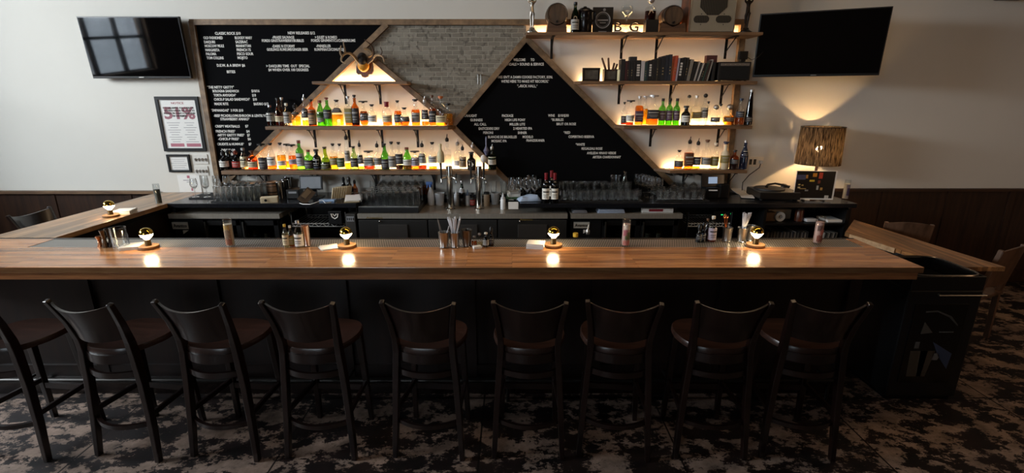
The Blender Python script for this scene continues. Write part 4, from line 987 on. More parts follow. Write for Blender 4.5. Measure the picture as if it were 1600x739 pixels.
candle('tall jar candle with brown figure print near the open bar end', bt(1276, 380.5), .205, PINKW, [(.10, .34, '#7c4a3e', .8, 0), (.36, .56, '#a8655c', .5, .3), (.5, .68, '#55403a', .5, -.4)])
candle('tall jar candle with dark contents on the return bar', bt(249, 318.5), .205, GREYW, None, .72)
candle('tall white jar candle with purple print on the counter end', bt(1320, 311), .205, WHW, [(.2, .6, '#4a3f6a', .5, .1), (.6, .75, '#8a86a0', .6, 0)])
def stack(name, label, cat, x, y, wd, dp, h, n, rz, m, group=None, z=BZ, jit=.06):
    q = onZ(x, y, z); t = thing(name, label, cat, (q.x, q.y, z), rz, group)
    for i in range(n):
        MB().box((random.uniform(-.003, .003), random.uniform(-.003, .003), h * (i + .5) / n), (wd, dp, h / n * .88), rz=random.uniform(-jit, jit)).build('napkin' if name == 'napkin_stack' else 'sheet', m, t, smooth=False)
    return t
stack('napkin_stack', 'fanned white napkin stack between the mixing glass and the bulb lamp', 'napkins', 207, 387, .125, .125, .022, 6, .35, PAPER, 'napkin stacks on the bar')
stack('napkin_stack', 'flat white napkin stack beside the third bulb lamp', 'napkins', 514, 387, .12, .12, .008, 3, .5, PAPER, 'napkin stacks on the bar', jit=.25)
stack('napkin_stack', 'tall white napkin stack beside the second bulb lamp', 'napkins', 837, 386, .12, .11, .036, 8, -.15, PAPER, 'napkin stacks on the bar')
stack('napkin_stack', 'white napkin stack beside the lamp on the return bar', 'napkins', 196, 333, .14, .14, .035, 7, .25, PAPER, 'napkin stacks on the bar')
def cup(label, x, y, h, r0, r1, m=STEEL, z=BZ, group='metal cups on the bar', bead=True):
    q = onZ(x, y, z); t = thing('metal_cup', label, 'cup', (q.x, q.y, z), 0, group)
    MB().lathe([(r0, 0), (r0 * 1.06, .003), (r0, .009), (r1, h - .004), (r1 * 1.04, h - .002), (r1 * 1.04, h), (r1 * .96, h), (r0 * .93, .012), (.0001, .012)], 24, cap=False).build('cup_body', m, t)
    if bead: MB().tube([(r0 * 1.05 * cos(a), r0 * 1.05 * sin(a), .004) for a in [2 * pi * i / 24 for i in range(24)]], .003, 6, closed=True).build('bead_ring', CHROME, t)
    return (q.x, q.y, z + .012), t
def straws(pt, n, h, spread, r, label, m, lean=(0, 0), name='straw', cat='straw', rr=.0028):
    for i in range(n):
        a = random.uniform(0, 2 * pi); b = a + pi + random.uniform(-.5, .5)
        p0 = Vector(pt) + Vector((r * .5 * cos(a), r * .5 * sin(a), .004)); d = Vector((spread * cos(b) + lean[0], spread * .5 * sin(b) + lean[1], h + random.uniform(-.012, .008)))
        o = MB().tube([(0, 0, 0), d], rr, 6).build(name, m, loc=p0)
        tag(o, label, cat, label + 's')
STRAWM = mat('clear_white_straw', '#d9d9dc', .4); STRAWG = mat('grey_straw', '#77746f', .4)
c1, _ = cup('steel julep cup of thin straws, first of the three beside the jar', 694, 386.5, .115, .030, .039)
straws(c1, 7, .19, .015, .024, 'thin dark straw standing in the first julep cup', STRAWG, (-.035, 0))
straws(c1, 2, .14, .01, .024, 'short white straw leaning out of the first julep cup', STRAWM, (.04, 0))
c2, _ = cup('steel julep cup holding the full fan of white straws', 711, 386.5, .112, .026, .034)
straws(c2, 34, .20, .055, .022, 'white plastic straw in the fan beside the dark bottles', STRAWM, rr=.0034)
cup('dark steel julep cup, empty, next to the small glass jars', 729.5, 385, .125, .028, .039, mat('dull_steel', '#7a726a', .3, 1, var=.2))
c4, _ = cup('copper-toned steel cup of metal tools near the open bar end', 1135, 376.5, .105, .030, .036)
for k, (dx, dy, h) in enumerate(((-.03, 0, .17), (-.022, .01, .175), (-.012, 0, .165), (-.002, .012, .16))):
    o = MB().tube([(0, 0, 0), (dx * 1.2, dy, h)], .004, 6).ball((dx * 1.2, dy, h + .006), (.009, .004, .013), 10, 6).build('bar_spoon', COPPER, loc=(c4[0] + dx * .2, c4[1] + .008 * (k - 1.5), c4[2]))
    tag(o, 'copper bar spoon standing in the copper-toned cup', 'spoon', 'copper bar spoons in a cup')
c5, _ = cup('steel cup of pale straws beside the nearest bulb lamp', 1158, 377.5, .108, .028, .037)
straws(c5, 22, .20, .04, .02, 'pale straw leaning in the cup by the nearest bulb lamp', STRAWM, (.018, 0), rr=.003)
cup('steel cup half hidden behind the nearest bulb lamp', 1172, 375.5, .115, .030, .036)
cup('copper-toned tumbler beside the grey bottles on the bar', 480, 383.5, .15, .026, .030, mat('rose_steel', '#d8b8a4', .25, 1), bead=False)
# mixing glass with cut pattern, jiggers
def cut_glass(label, x, y):
    q = onZ(x, y, BZ); t = thing('mixing_glass', label, 'mixing glass', (q.x, q.y, BZ))
    r, h = .050, .15
    MB().lathe([(r * .92, 0), (r, .006), (r, h), (r - .003, h), (r - .004, .02), (.0001, .02)], 28, cap=False).build('glass_body', CLEAR, t)
    g = MB()
    for k in range(14):
        a = 2 * pi * k / 14
        for s in (-1, 1):
            pts = [(( r + .001) * cos(a + s * f * .75), (r + .001) * sin(a + s * f * .75), .014 + f * .085) for f in [i / 6 for i in range(7)]]
            g.tube(pts, .0016, 4)
    g.build('cut_pattern', glass('cut_crystal', (.85, .87, .9), edge=1.0), t)
cut_glass('cut crystal mixing glass beside the bar tins', 190, 387.5)
def jigger(label, x, y, h, r, m):
    q = onZ(x, y, BZ); t = thing('jigger', label, 'jigger', (q.x, q.y, BZ), 0, 'jiggers and tins by the mixing glass')
    MB().lathe([(r, 0), (r * 1.02, .002), (r * .45, h * .42), (r * .5, h * .5), (r * 1.05, h), (r * 1.0, h), (r * .4, h * .52), (.0001, h * .5)], 20, cap=False).build('jigger_body', m, t)
    MB().tube([(r * .5 * cos(a), r * .5 * sin(a), h * .45) for a in [2 * pi * i / 16 for i in range(16)]], .003, 6, closed=True).build('waist_ring', m, t)
DKBR = mat('dark_bronze', '#5c4a38', .25, 1)
jigger('small copper jigger, outermost of the group by the mixing glass', 157.5, 385, .075, .020, COPPER)
jigger('tall bronze jigger in the middle of the group by the mixing glass', 166, 386, .125, .022, DKBR)
jigger('tall dark jigger next to the cut mixing glass', 174.5, 385.5, .135, .021, mat('gunmetal', '#33302d', .25, 1))
# small bottles on the bar
def bar_bottle(label, x, y, yt, wpx, shape, gl, liq, fill, lab, lo, hi, cap, ct, group='small bottles on the bar', z=BZ, **kw):
    q = onZ(x, y, z); tp = onY(x, yt, q.y)
    return bottle(label, (q.x, q.y, z), tp.z - z, wpx / 2 / ppm((q.x, q.y, z)), shape, gl, liq, fill, lab, lo, hi, cap, ct, group=group, **kw)
bar_bottle('yellow-capped hot sauce bottle on the bar', 448.5, 386.5, 350, 9.5, 'whisky', 'c', 'p', .6, 'c', .12, .55, 'y', 'screw')
bar_bottle('small sauce bottle with orange label on the bar', 456.5, 385.5, 352, 9.5, 'whisky', 'c', 'a', .5, 'o', .12, .5, 'w', 'screw')
bar_bottle('slender clear bottle with pale label beside the copper tumbler', 469, 385.5, 344, 14, 'slope', 'c', 'p', .5, 'w', .06, .5, 's', 'screw')
bar_bottle('squat glass jar of amber syrup beside the empty julep cup', 741, 384, 368.5, 9, 'med', 'c', 'a', .45, None, 0, 0, 's', 'screw')
bar_bottle('clear glass shaker jar with metal lid on the bar', 749.5, 385, 364.5, 9, 'med', 'c', 'p', .3, None, 0, 0, 's', 'screw')
bar_bottle('small dark bitters bottle with pale label on the bar', 759.5, 385.5, 363, 9, 'med', 'k', None, 0, 'g', .15, .5, 'w', 'screw')
bar_bottle('brown dropper bottle with tapered tip on the bar', 767.5, 384, 356, 9, 'med', 'br', 'd', .6, 'k', .15, .5, 'k', 'pourer')
bar_bottle('black bitters bottle with dark label near the open bar end', 1091, 378, 352, 9, 'med', 'k', None, 0, 'k', .15, .5, 'k', 'pourer')
bar_bottle('second black bitters bottle, taller, near the open bar end', 1097, 377.5, 349, 9.5, 'med', 'k', None, 0, 'n', .15, .5, 'k', 'pourer')
bar_bottle('amber bottle with gold top between the bitters and the pale bottle', 1102.5, 375.5, 341, 8, 'slope', 'br', 'a', .5, None, 0, 0, 'b', 'screw')
bar_bottle('pale bottle with lilac label near the open bar end', 1111, 377.5, 337, 13, 'whisky', 'c', 'r', .3, 'l', .10, .56, 'w', 'screw')
q = onZ(746, 385.8, BZ); pk = tag(MB().box((0, 0, .009), (.06, .04, .018), rz=.4, bev=.004).build('sugar_packet', PAPER, loc=(q.x, q.y - .03, BZ)), 'crumpled white packet lying before the glass shaker jar', 'packet')
# two bottles on the bartender's ledge behind the bar
led = thing('speed_rail', 'steel bottle ledge fixed on the bartender side of the bar', 'speed rail', (.35, 3.66, .78))
MB().box((0, .05, 0), (4.2, .11, .012)).build('ledge', STEEL, led, smooth=False)
MB().box((0, .105, .04), (4.2, .006, .07)).build('front_rail', STEEL, led, smooth=False)
for k in (-1.9, -.6, .7, 1.9): MB().box((k, -.05, -.38), (.05, .035, .80)).build('support_leg', STEEL, led, smooth=False)
MB().box((0, -.04, .04), (4.2, .02, .1)).build('mount_plate', STEEL, led, smooth=False)
for (x, top, kw, lb) in ((899.5, 363.5, dict(shape='med', gl='c', liq='p', cap='y', captype='screw'), 'yellow-capped jar on the bartender ledge behind the bar'), (919, 350, dict(shape='slope', gl='c', liq='w', cap='s', captype='pourer'), 'clear pourer bottle on the bartender ledge behind the bar')):
    tp = onY(x, top, 3.71); bottle(lb, (tp.x, 3.71, .786), tp.z - .786, .034, group='bottles on the bartender ledge', fill=.4, **kw)

# ------------------------------------------------------------------ things on the keg cooler and back counter
KZ = .966
def tap(label, x, y, ytop, group='beer taps'):
    q = onZ(x, y, KZ); tz = onY(x, ytop, q.y).z - KZ
    t = thing('beer_tower', label, 'beer tap', (q.x, q.y, KZ), 0, group); r = .034
    MB().lathe([(.055, 0), (.055, .006), (.046, .012), (r, .016), (r, tz - .01), (r * .95, tz), (.01, tz + .002)], 24).build('column', mat('tower_chrome', '#c4c1bb', .14, 1, var=.03), t)
    zf = tz - .115
    for s in (-1, 1):
        g = MB(); g.tube([(s * r * .6, -.02, zf), (s * .055, -.05, zf), (s * .075, -.065, zf - .012), (s * .078, -.067, zf - .06)], [.011, .012, .011, .008], 10)
        g.build('faucet', CHROME, t)
    return t, tz, zf
t1, tz1, zf1 = tap('steel beer tower with the bottle-shaped handle', 704, 326, 259.5)
t2, tz2, zf2 = tap('steel beer tower with the round white handle', 749, 326, 260)
def handle(t, x, zf, kind):
    MB().tube([(x, -.06, zf), (x * 1.05, -.06, zf + .16)], [.009, .013], 10).build('tap_handle', BLKPL, t)
    if kind == 'jar':
        pr = [(.034, zf + .16), (.037, zf + .17), (.037, zf + .235), (.03, zf + .265), (.014, zf + .285), (.012, zf + .32), (.016, zf + .322), (.016, zf + .345), (.01, zf + .35)]
        MB().lathe(pr, 18, Matrix.Translation((x, -.06, 0))).build('handle_figure', mat('cream_handle', '#d6c9a0', .35), t)
    elif kind == 'ball':
        MB().ball((x, -.06, zf + .20), (.032, .03, .042), 16, 10).build('handle_figure', mat('white_enamel', '#dcd6cf', .25), t)
        MB().lathe([(.012, zf + .235), (.016, zf + .25), (.03, zf + .28), (.02, zf + .30), (.007, zf + .33), (.008, zf + .41), (.003, zf + .425)], 14, Matrix.Translation((x + .03, -.05, 0))).build('handle_crest', mat('slate_enamel', '#62637c', .35), t)
handle(t1, -.075, zf1, 'jar'); handle(t2, .055, zf2, 'ball')
MB().tube([(.075, -.06, zf1), (.078, -.06, zf1 + .05)], .008, 8).build('tap_handle', BLKPL, t1)
MB().tube([(-.075, -.06, zf2), (-.078, -.06, zf2 + .17)], [.008, .013], 8).build('tap_handle', BLKPL, t2)
def lathe_thing(name, label, cat, x, y, prof, m, z=KZ, group=None, extra=None, n=20):
    q = onZ(x, y, z); t = thing(name, label, cat, (q.x, q.y, z), 0, group)
    MB().lathe(prof, n).build(name.split('_')[0] + '_body' if False else 'body', m, t)
    if extra: extra(t)
    return t
MILK = mat('milky_plastic', '#c9ccd0', .4); GREYP = mat('grey_plastic', '#8d8f94', .45); BLUEP = mat('blue_plastic', '#3a5a92', .4); TANP = mat('tan_plastic', '#8a745c', .45)
def squeeze(label, x, y, m, cm):
    lathe_thing('squeeze_bottle', label, 'squeeze bottle', x, y, [(.025, 0), (.027, .005), (.027, .10), (.024, .112), (.02, .118)], m, group='plastic squeeze bottles',
                extra=lambda t: MB().lathe([(.024, .112), (.024, .125), (.012, .135), (.004, .175), (.003, .176)], 16).build('nozzle', cm, t))
squeeze('white squeeze bottle between the two beer towers', 713.5, 321, MILK, MILK)
squeeze('squeeze bottle with blue-grey collar between the two beer towers', 731, 321, MILK, mat('bluegrey_plastic', '#6a7c96', .4))
squeeze('bright white squeeze bottle on the steel edge beside the taps', 786, 327, mat('white_plastic', '#e2e3e3', .4), MILK)
bar_bottle('dark soda bottle with silver neck between the beer towers', 722.5, 322, 282, 10, 'slope', 'dg', 'd', .5, 's', .55, .7, 's', 'screw', z=KZ, group='bottles on the keg cooler')
bar_bottle('tiny brown bitters bottle with red label beside the second tower', 738.5, 322, 301, 8, 'med', 'br', 'd', .5, 'r', .1, .5, 'k', 'screw', z=KZ, group='bottles on the keg cooler')
lathe_thing('plastic_jar', 'tan plastic jar with black lid behind the second beer tower', 'jar', 760.5, 322, [(.03, 0), (.032, .004), (.032, .12), (.028, .135)], TANP, extra=lambda t: MB().lathe([(.031, .133), (.031, .155), (.026, .158)], 18).build('lid', BLKPL, t))
lathe_thing('deli_tub', 'frosted white tub beside the spray bottle', 'tub', 687.5, 320, [(.044, 0), (.045, .003), (.052, .125), (.055, .13), (.054, .134), (.05, .134), (.042, .01), (.0001, .01)], MILK)
q = onZ(774, 319, KZ)
tub = thing('measuring_jug', 'clear plastic measuring jug leaning by the squeeze bottle', 'jug', (q.x, q.y, KZ), .3)
MB().lathe([(.038, 0), (.040, .003), (.050, .13), (.047, .13), (.037, .01), (.0001, .01)], 22, cap=False).build('jug_body', mat('cloudy_plastic', '#b4b7ba', .35), tub)
MB().tube([(.048, 0, .115), (.075, 0, .10), (.072, 0, .05), (.043, 0, .03)], .006, 8).build('handle', MILK, tub)
for k in range(5): MB().box((0, -.0445 - k * .0014 + .001, .04 + k * .016), (.03, .003, .002)).build('scale_mark', INK, tub, smooth=False)
q = onZ(674, 320, KZ)
sp = thing('spray_bottle', 'white spray bottle with blue trigger behind the draining tray end', 'spray bottle', (q.x, q.y, KZ), 0)
MB().lathe([(.036, 0), (.038, .005), (.038, .11), (.03, .145), (.016, .18), (.013, .20)], 22).build('bottle_body', MILK, sp)
g = MB(); g.lathe([(.017, .198), (.017, .222), (.014, .224)], 14); g.box((-.012, 0, .24), (.07, .024, .034), bev=.006); g.bar((-.03, 0, .235), (-.042, 0, .185), .012, .014)
g.build('trigger', BLUEP, sp)
for i, (x, y) in enumerate(((659, 304), (666, 303))):
    q = onZ(x, y, BZ); t = thing('copper_mug', 'copper mug behind the draining tray, %s from the spray bottle' % nth(2 - i), 'mug', (q.x, q.y, BZ), 0, 'copper mugs')
    MB().lathe([(.034, 0), (.041, .03), (.041, .06), (.037, .09), (.039, .094), (.036, .094), (.036, .01), (.0001, .01)], 20, cap=False).build('mug_body', mat('dull_copper', '#7d4a2c', .3, 1), t)
    MB().tube([(.038, 0, .08), (.065, 0, .07), (.065, 0, .03), (.04, 0, .02)], .004, 8).build('handle', BRASS, t)
# steel tins, barrel, block, screens
q = onZ(428, 307, BZ)
bar_ = thing('small_barrel', 'small wooden barrel with black hoops standing on the back counter', 'barrel', (q.x, q.y, BZ))
BRLW = wood('barrel_oak', '#6a4a30', '#b08660', .45, grain=(30, 30, 3))
MB().lathe([(.054, 0), (.063, .05), (.066, .085), (.063, .12), (.054, .165), (.046, .165), (.046, .158)], 24).build('staves', BRLW, bar_)
for z in (.02, .055, .112, .148): MB().lathe([(.0575 + .008 * (1 - abs(z - .083) / .083), z - .006), (.0595 + .008 * (1 - abs(z - .083) / .083), z + .006)], 24, cap=False).build('hoop', IRON, bar_)
for i, (x, y) in enumerate(((440, 310), (448, 306), (452, 301))):
    q = onZ(x, y, BZ); t = thing('shaker_tin', 'steel shaker tin beside the small barrel, %s from it' % nth(i + 1), 'shaker', (q.x, q.y, BZ), 0, 'shaker tins')
    MB().lathe([(.030, 0), (.031, .003), (.043, .172), (.045, .175), (.042, .175), (.029, .008), (.0001, .008)], 22, cap=False).build('tin_body', CHROME, t)
    MB().tube([(.0445 * cos(a), .0445 * sin(a), .175) for a in [2 * pi * k / 20 for k in range(20)]], .0018, 5, closed=True).build('rolled_rim', CHROME, t)
q = onZ(421, 317, BZ)
wb = thing('check_holder', 'cream wooden block with a dark hole at the mat edge', 'block', (q.x, q.y - .0, BZ), .35)
MB().box((0, .04, .028), (.16, .10, .056), bev=.004).build('block', CREAM, wb, smooth=False)
MB().lathe([(.013, 0), (.013, .006)], 12, Matrix.Translation((-.03, -.012, .03)) @ Matrix.Rotation(pi / 2, 4, 'X')).build('hole', BLACK, wb)
def pos(label, x0, x1, y0, y1, yb, m_scr, Y, win=None, rz=0):
    a, b = onY(x0, y0, Y), onY(x1, y1, Y); wd = b.x - a.x; h = a.z - b.z
    t = thing('payment_screen', label, 'screen', ((a.x + b.x) / 2, Y, BZ), rz); zc = (a.z + b.z) / 2 - BZ
    MB().box((0, 0, zc), (wd, .022, h), rx=-.15, bev=.004).build('screen_case', BLKPL, t, smooth=False)
    MB().box((0, -.0125, zc + .002), (wd * .88, .003, h * .82), rx=-.15).build('screen', m_scr, t, smooth=False)
    if win: MB().box((-.01, -.016, zc + .004), (wd * .38, .003, h * .52), rx=-.15).build('lit_window', win, t, smooth=False)
    MB().sweep([(0, .02, zc - .02), (0, .07, zc * .4), (0, .06, .01)], .05, .02, up=(0, 1, 0)).build('stand', BLKPL, t, smooth=False)
    MB().box((0, .05, .006), (.18, .16, .012), bev=.004).build('foot', BLKPL, t, smooth=False)
    return t
pos('grey payment screen on a stand beside the shaker tins', 467, 505, 274.5, 296, 300, mat('grey_screen', '#7d8288', .25), 5.15)
pos('black payment screen with a small lit window below the lowest shelf', 1096, 1132, 272, 291.5, 300, mat('dark_screen', '#16181c', .15), 5.20, emit('pos_window', '#9fb0c8', .8), .12)
q = onZ(1114, 310, BZ)
cdn = thing('receipt_printer', 'black receipt printer in front of the black payment screen', 'printer', (q.x + .03, q.y + .07, BZ), -.05)
MB().box((-.04, 0, .06), (.15, .17, .12), bev=.012).build('printer_body', BLKPL, cdn, smooth=False); MB().box((.09, .02, .075), (.10, .16, .15), bev=.01).build('card_reader', BLKPL, cdn, smooth=False)
MB().box((-.04, -.088, .09), (.09, .004, .012)).build('paper_slot', PAPER, cdn, smooth=False)
q = onZ(457, 311, BZ)
pr = thing('receipt_printer', 'black receipt printer beside the shaker tins', 'printer', (q.x, q.y + .08, BZ), .1)
MB().box((0, 0, .05), (.13, .16, .10), bev=.01).build('printer_body', BLKPL, pr, smooth=False); MB().box((0, -.082, .07), (.08, .004, .02)).build('paper_slot', GREYP, pr, smooth=False)
q = onZ(476, 318, BZ)
po = thing('leather_wallet', 'brown leather card wallet leaning by the grey payment screen', 'wallet', (q.x, q.y + .07, BZ), .3)
MB().bar((-.055, -.02, .01), (.05, .05, .115), .10, .018, ax=(.2, -1, .5)).build('wallet_body', mat('brown_leather', '#4d3d2e', .6), po, smooth=False)
MB().bar((-.03, -.035, .06), (.03, .01, .12), .05, .006, ax=(.2, -1, .5)).build('flap', mat('tan_leather', '#77644c', .6), po, smooth=False)
cb = MB().tube([(0, 0, .004), (.05, -.05, .004), (.13, -.06, .004), (.19, -.02, .02), (.22, .03, .03), (.26, .0, .004), (.30, .05, .004)], .004, 6).build('charging_cable', PAPER, loc=(q.x - .05, q.y, BZ))
tag(cb, 'white charging cable looping in front of the leather wallet', 'cable')
q = onZ(511, 315, BZ); tag(MB().box((0, .02, .01), (.16, .06, .02), bev=.005).build('tissue_packet', mat('paleblue_wrap', '#8fa8c8', .4), loc=(q.x, q.y, BZ), smooth=False), 'pale blue and white packet lying by the menu cards', 'packet')
q = onZ(530, 313, BZ)
for i in range(7):
    o = MB().box((0, 0, .065), (.008, .09, .125), ry=.25).build('menu_card', CREAM, loc=(q.x - .055 + i * .02, q.y + .05 + .012 * i, BZ + .004), smooth=False)
    o.rotation_euler.z = -.35; tag(o, 'cream menu card in the slanting row beside the tissue packet', 'card', 'cream menu cards in a row')
q = onZ(549, 317, BZ); t = thing('clipboard', 'white papers on a slanted clipboard beside the draining tray', 'clipboard', (q.x, q.y + .02, BZ), .25)
MB().box((0, .08, .02), (.15, .22, .006), rx=.12).build('board', mat('clip_board', '#a89878', .6), t, smooth=False)
for k in range(3): MB().box((.004 * k, .085, .027 + .004 * k), (.14, .2, .003), rx=.12, rz=.04 * k).build('paper', PAPER, t, smooth=False)
MB().box((0, .175, .043), (.05, .02, .012)).build('clip', STEEL, t, smooth=False)
for (x, y, top, w_, gl, lb, lab) in ((538.5, 303, 276, 9, 'k', 'thin black bottle behind the menu cards', None), (547, 306, 275, 12, 'k', 'black pourer bottle with grey label behind the menu cards', 'g'), (555.5, 305, 281, 9, 'o', 'amber tinted bottle behind the clipboard', 't')):
    bar_bottle(lb, x, y, top, w_, 'slope', gl, 'a', .4, lab, .15, .5, 'k', 'pourer', group='bottles on the back counter')
# right hand part of the counter
q = onZ(802, 313, BZ)
for i, (c, nm, h, w_) in enumerate((('#35502f', 'green', .022, .15), ('#d7d2c8', 'white', .03, .13), ('#b4ab9f', 'beige', .022, .12))):
    o = MB().box((0, 0, h / 2), (w_, .12, h), bev=.003).build('notebook', mat('cover_' + nm, c, .5), loc=(q.x + .005 * i, q.y + .13, BZ + (0, .022, .052)[i]), smooth=False); o.rotation_euler.z = .12 * i
    tag(o, '%s book in the small pile beside the wine glasses' % nm, 'book', 'books piled by the wine glasses')
sc_ = onY(802, 321, 4.868); tag(MB().box((0, 0, 0), (.10, .003, .075)).build('counter_notice', PAPER, loc=(sc_.x, 4.8665, sc_.z), smooth=False), 'small white notice stuck on the counter edge beside the squeeze bottle', 'notice')
q = onZ(827, 315, BZ)
g = MB(); nu, nv = 13, 9; vs = []; fs = []
for i in range(nu):
    for j in range(nv):
        u, v = i / (nu - 1), j / (nv - 1)
        e = min(u, 1 - u, v, 1 - v)
        vs.append(((u - .5) * .24, (v - .5) * .17, .004 + min(1, e * 6) * (.035 + .02 * u + .008 * sin(9 * u + 4 * v))))
for i in range(nu - 1):
    for j in range(nv - 1): a = i * nv + j; fs.append((a, a + nv, a + nv + 1, a + 1))
o = g.faces(vs, fs).build('bar_towel', mat('paleblue_cloth', '#a9bcd6', .9, bump=.1), loc=(q.x, q.y + .08, BZ)); o.rotation_euler.z = .15
md = o.modifiers.new('thick', 'SOLIDIFY'); md.thickness = .004
tag(o, 'pale blue folded bar towel in front of the wine glasses', 'towel')
# papers, turntable, album, lamp, magazine
for i, (x, y, rz, tl) in enumerate(((1163, 306, .5, .35), (1168, 310, -.3, .05), (1158, 303, .2, .3))):
    q = onZ(x, y, BZ)
    o = MB().box((0, .05, .012 + .05 * tl), (.13, .15, .003), rx=tl).build('receipt_paper', PAPER, loc=(q.x, q.y, BZ), smooth=False); o.rotation_euler.z = rz
    tag(o, ('white paper leaning nearest the receipt printer', 'white paper lying flat at the front of the pile', 'white paper at the back of the pile by the record player')[i], 'paper', 'loose papers by the record player')
q0 = onZ(1187, 311, BZ)
tt = thing('record_player', 'black record player with dark platter beside the lamp', 'record player', (q0.x + .18, 5.20, BZ), -.06)
MB().box((0, 0, .045), (.41, .36, .07), bev=.006).build('plinth', BLKPL, tt, smooth=False)
MB().box((0, 0, .083), (.40, .35, .006)).build('top_plate', mat('tt_plate', '#5a5752', .35, .4), tt, smooth=False)
MB().lathe([(.15, .086), (.152, .09), (.152, .10), (.15, .104), (.005, .104)], 40, Matrix.Translation((-.04, 0, 0))).build('platter', mat('tt_mat', '#1b1a1a', .5), tt)
MB().tube([(.17, .12, .12), (.165, .0, .118), (.12, -.10, .112)], [.008, .004, .006], 8).build('tonearm', STEEL, tt)
MB().lathe([(.03, .086), (.03, .11), (.02, .125)], 18, Matrix.Translation((.17, .13, 0))).build('arm_pivot', BLKPL, tt)
for sx in (-1, 1):
    for sy in (-1, 1): MB().lathe([(.02, 0), (.018, .012)], 12, Matrix.Translation((sx * .17, sy * .14, 0))).build('foot', BLKRUB, tt)
hp = tag(MB().tube([(-.10, 0, .02), (-.08, .02, .04), (0, .03, .052), (.09, .015, .035), (.14, -.01, .02)], [.018, .012, .01, .012, .016], 8).build('headphones', BLKPL, loc=(q0.x + .17, 5.13, BZ + .105)), 'black headphones lying across the record player platter', 'headphones')
lp = onZ(1274, 304, BZ)
LX, LY_ = onY(1277, 255, 5.25).x, 5.25
lt = thing('table_lamp', 'table lamp with a woven fibre drum shade', 'lamp', (LX, LY_, BZ))
zs0, zs1 = onY(1277, 260.5, LY_ - .2).z - BZ, onY(1277, 199, LY_ - .1).z - BZ
MB().lathe([(.215, zs0), (.205, zs1)], 48, cap=False).build('lamp_shade', shade_mat(), lt)
MB().tube([(.205 * cos(a), .205 * sin(a), zs1) for a in [2 * pi * i / 40 for i in range(40)]], .004, 6, closed=True).build('shade_ring', IRON, lt)
MB().lathe([(.10, 0), (.10, .02), (.045, .04), (.035, .10), (.04, .18), (.032, .21)], 20).build('base', wood('lamp_base_wood', '#2a150b', '#5a2f18', .3, grain=(20, 20, 3)), lt)
MB().tube([(0, 0, .2), (0, 0, zs0 + .07)], .014, 10).build('stem', wood('lamp_base_wood', '#2a150b', '#5a2f18', .3), lt)
zbulb = zs0 + .16
MB().ball((0, 0, zbulb), .032, 16, 10).build('bulb', emit('lamp_bulb', (1, .62, .28), LAMP * 8), lt)
MB().lathe([(.016, zs0 + .07), (.016, zbulb - .02)], 12).build('socket', BRASS, lt)
for k in range(3): MB().tube([(0, 0, zs1 - .02), (.205 * cos(k * 2.09 + .4), .205 * sin(k * 2.09 + .4), zs1)], .003, 5).build('spider_arm', IRON, lt)
a, b = onY(1247, 267, 5.02), onY(1301, 304, 5.02)
al = thing('record_sleeve', 'record sleeve with a night street photo leaning before the lamp', 'record sleeve', ((a.x + b.x) / 2, 5.02, BZ), -.08)
aw, ah = b.x - a.x, a.z - BZ
def sl(x, z): return ((x - .5) * aw, -.004, .012 + z * (ah - .012))
MB().box((0, 0, .012 + (ah - .012) / 2), (aw, .006, ah - .012)).build('sleeve', PAPER, al, smooth=False)
g = MB(); g.box((-.02 * aw, -.004, .012 + (ah - .012) * .52), (aw * .95, .003, (ah - .012) * .94)); g.build('cover_photo', mat('night_photo', '#0d0b0c', .35, var=.6, scale=25), al, smooth=False)
for i, (x, z, sx, sz, c) in enumerate(((.45, .86, .10, .12, '#d98a2a'), (.60, .84, .09, .20, '#c8442c'), (.40, .66, .12, .06, '#d9b43c'), (.26, .80, .05, .12, '#b87a34'), (.12, .78, .22, .16, '#4a4a62'), (.10, .52, .05, .04, '#c8a868'), (.18, .50, .05, .04, '#b89858'), (.10, .42, .06, .05, '#c9b080'), (.56, .42, .05, .14, '#a8a49a'), (.66, .38, .06, .09, '#b88a48'), (.58, .62, .06, .10, '#7a3a28'), (.30, .32, .08, .05, '#8a8680'), (.82, .10, .10, .10, '#c9c4bc'), (.20, .38, .16, .03, '#a88a58'))):
    p = sl(x, z); MB().box((p[0], -.0062, p[2]), (aw * sx, .0015, ah * sz), bev=0).build('picture_patch', mat('photo_' + c.strip('#'), c, .4, var=.3, scale=40), al, smooth=False)
for s in (-1, 1): MB().box((s * aw * .25, .01, .006), (.012, .08, .012)).build('stand_foot', BLKPL, al, smooth=False)
q = onZ(1236, 311, BZ); t = thing('magazine', 'open pale magazine lying in front of the record player', 'magazine', (q.x, q.y + .01, BZ), -.25)
MB().box((0, .03, .004), (.34, .14, .007)).build('pages', PAPER, t, smooth=False)
MB().box((.02, .025, .0085), (.20, .07, .001)).build('cover_photo', mat('mag_photo', '#4a463f', .5, var=.7, scale=30), t, smooth=False)
# wall outlet plate with a plug and cable
a, b = onY(1169, 245, WY), onY(1191, 260.5, WY)
op = thing('outlet_plate', 'white switch and outlet plate beside the lowest bottle shelf', 'outlet', ((a.x + b.x) / 2, WY, (a.z + b.z) / 2))
ow, oh = b.x - a.x, a.z - b.z
MB().box((0, -.004, 0), (ow, .008, oh), bev=.002).build('plate', mat('ivory_plate', '#e6dccb', .4), op, smooth=False)
for k in (-1, 0): MB().box((k * ow * .27 - .01, -.010, 0), (.028, .006, .06)).build('rocker', BLKPL, op, smooth=False)
MB().box((ow * .3, -.022, .0), (.034, .036, .034), bev=.004).build('plug', MILK, op, smooth=False)
cab = MB().tube([(0, -.03, 0), (-.02, -.045, -.06), (-.13, -.06, -.14), (-.20, -.08, -.22), (-.215, -.12, -.30), (-.215, -.14, -.36)], .005, 8).build('power_cable', BLKPL, loc=(op.location.x + ow * .3, WY, op.location.z))
tag(cab, 'thin black power cable hanging from the white outlet plate', 'cable')
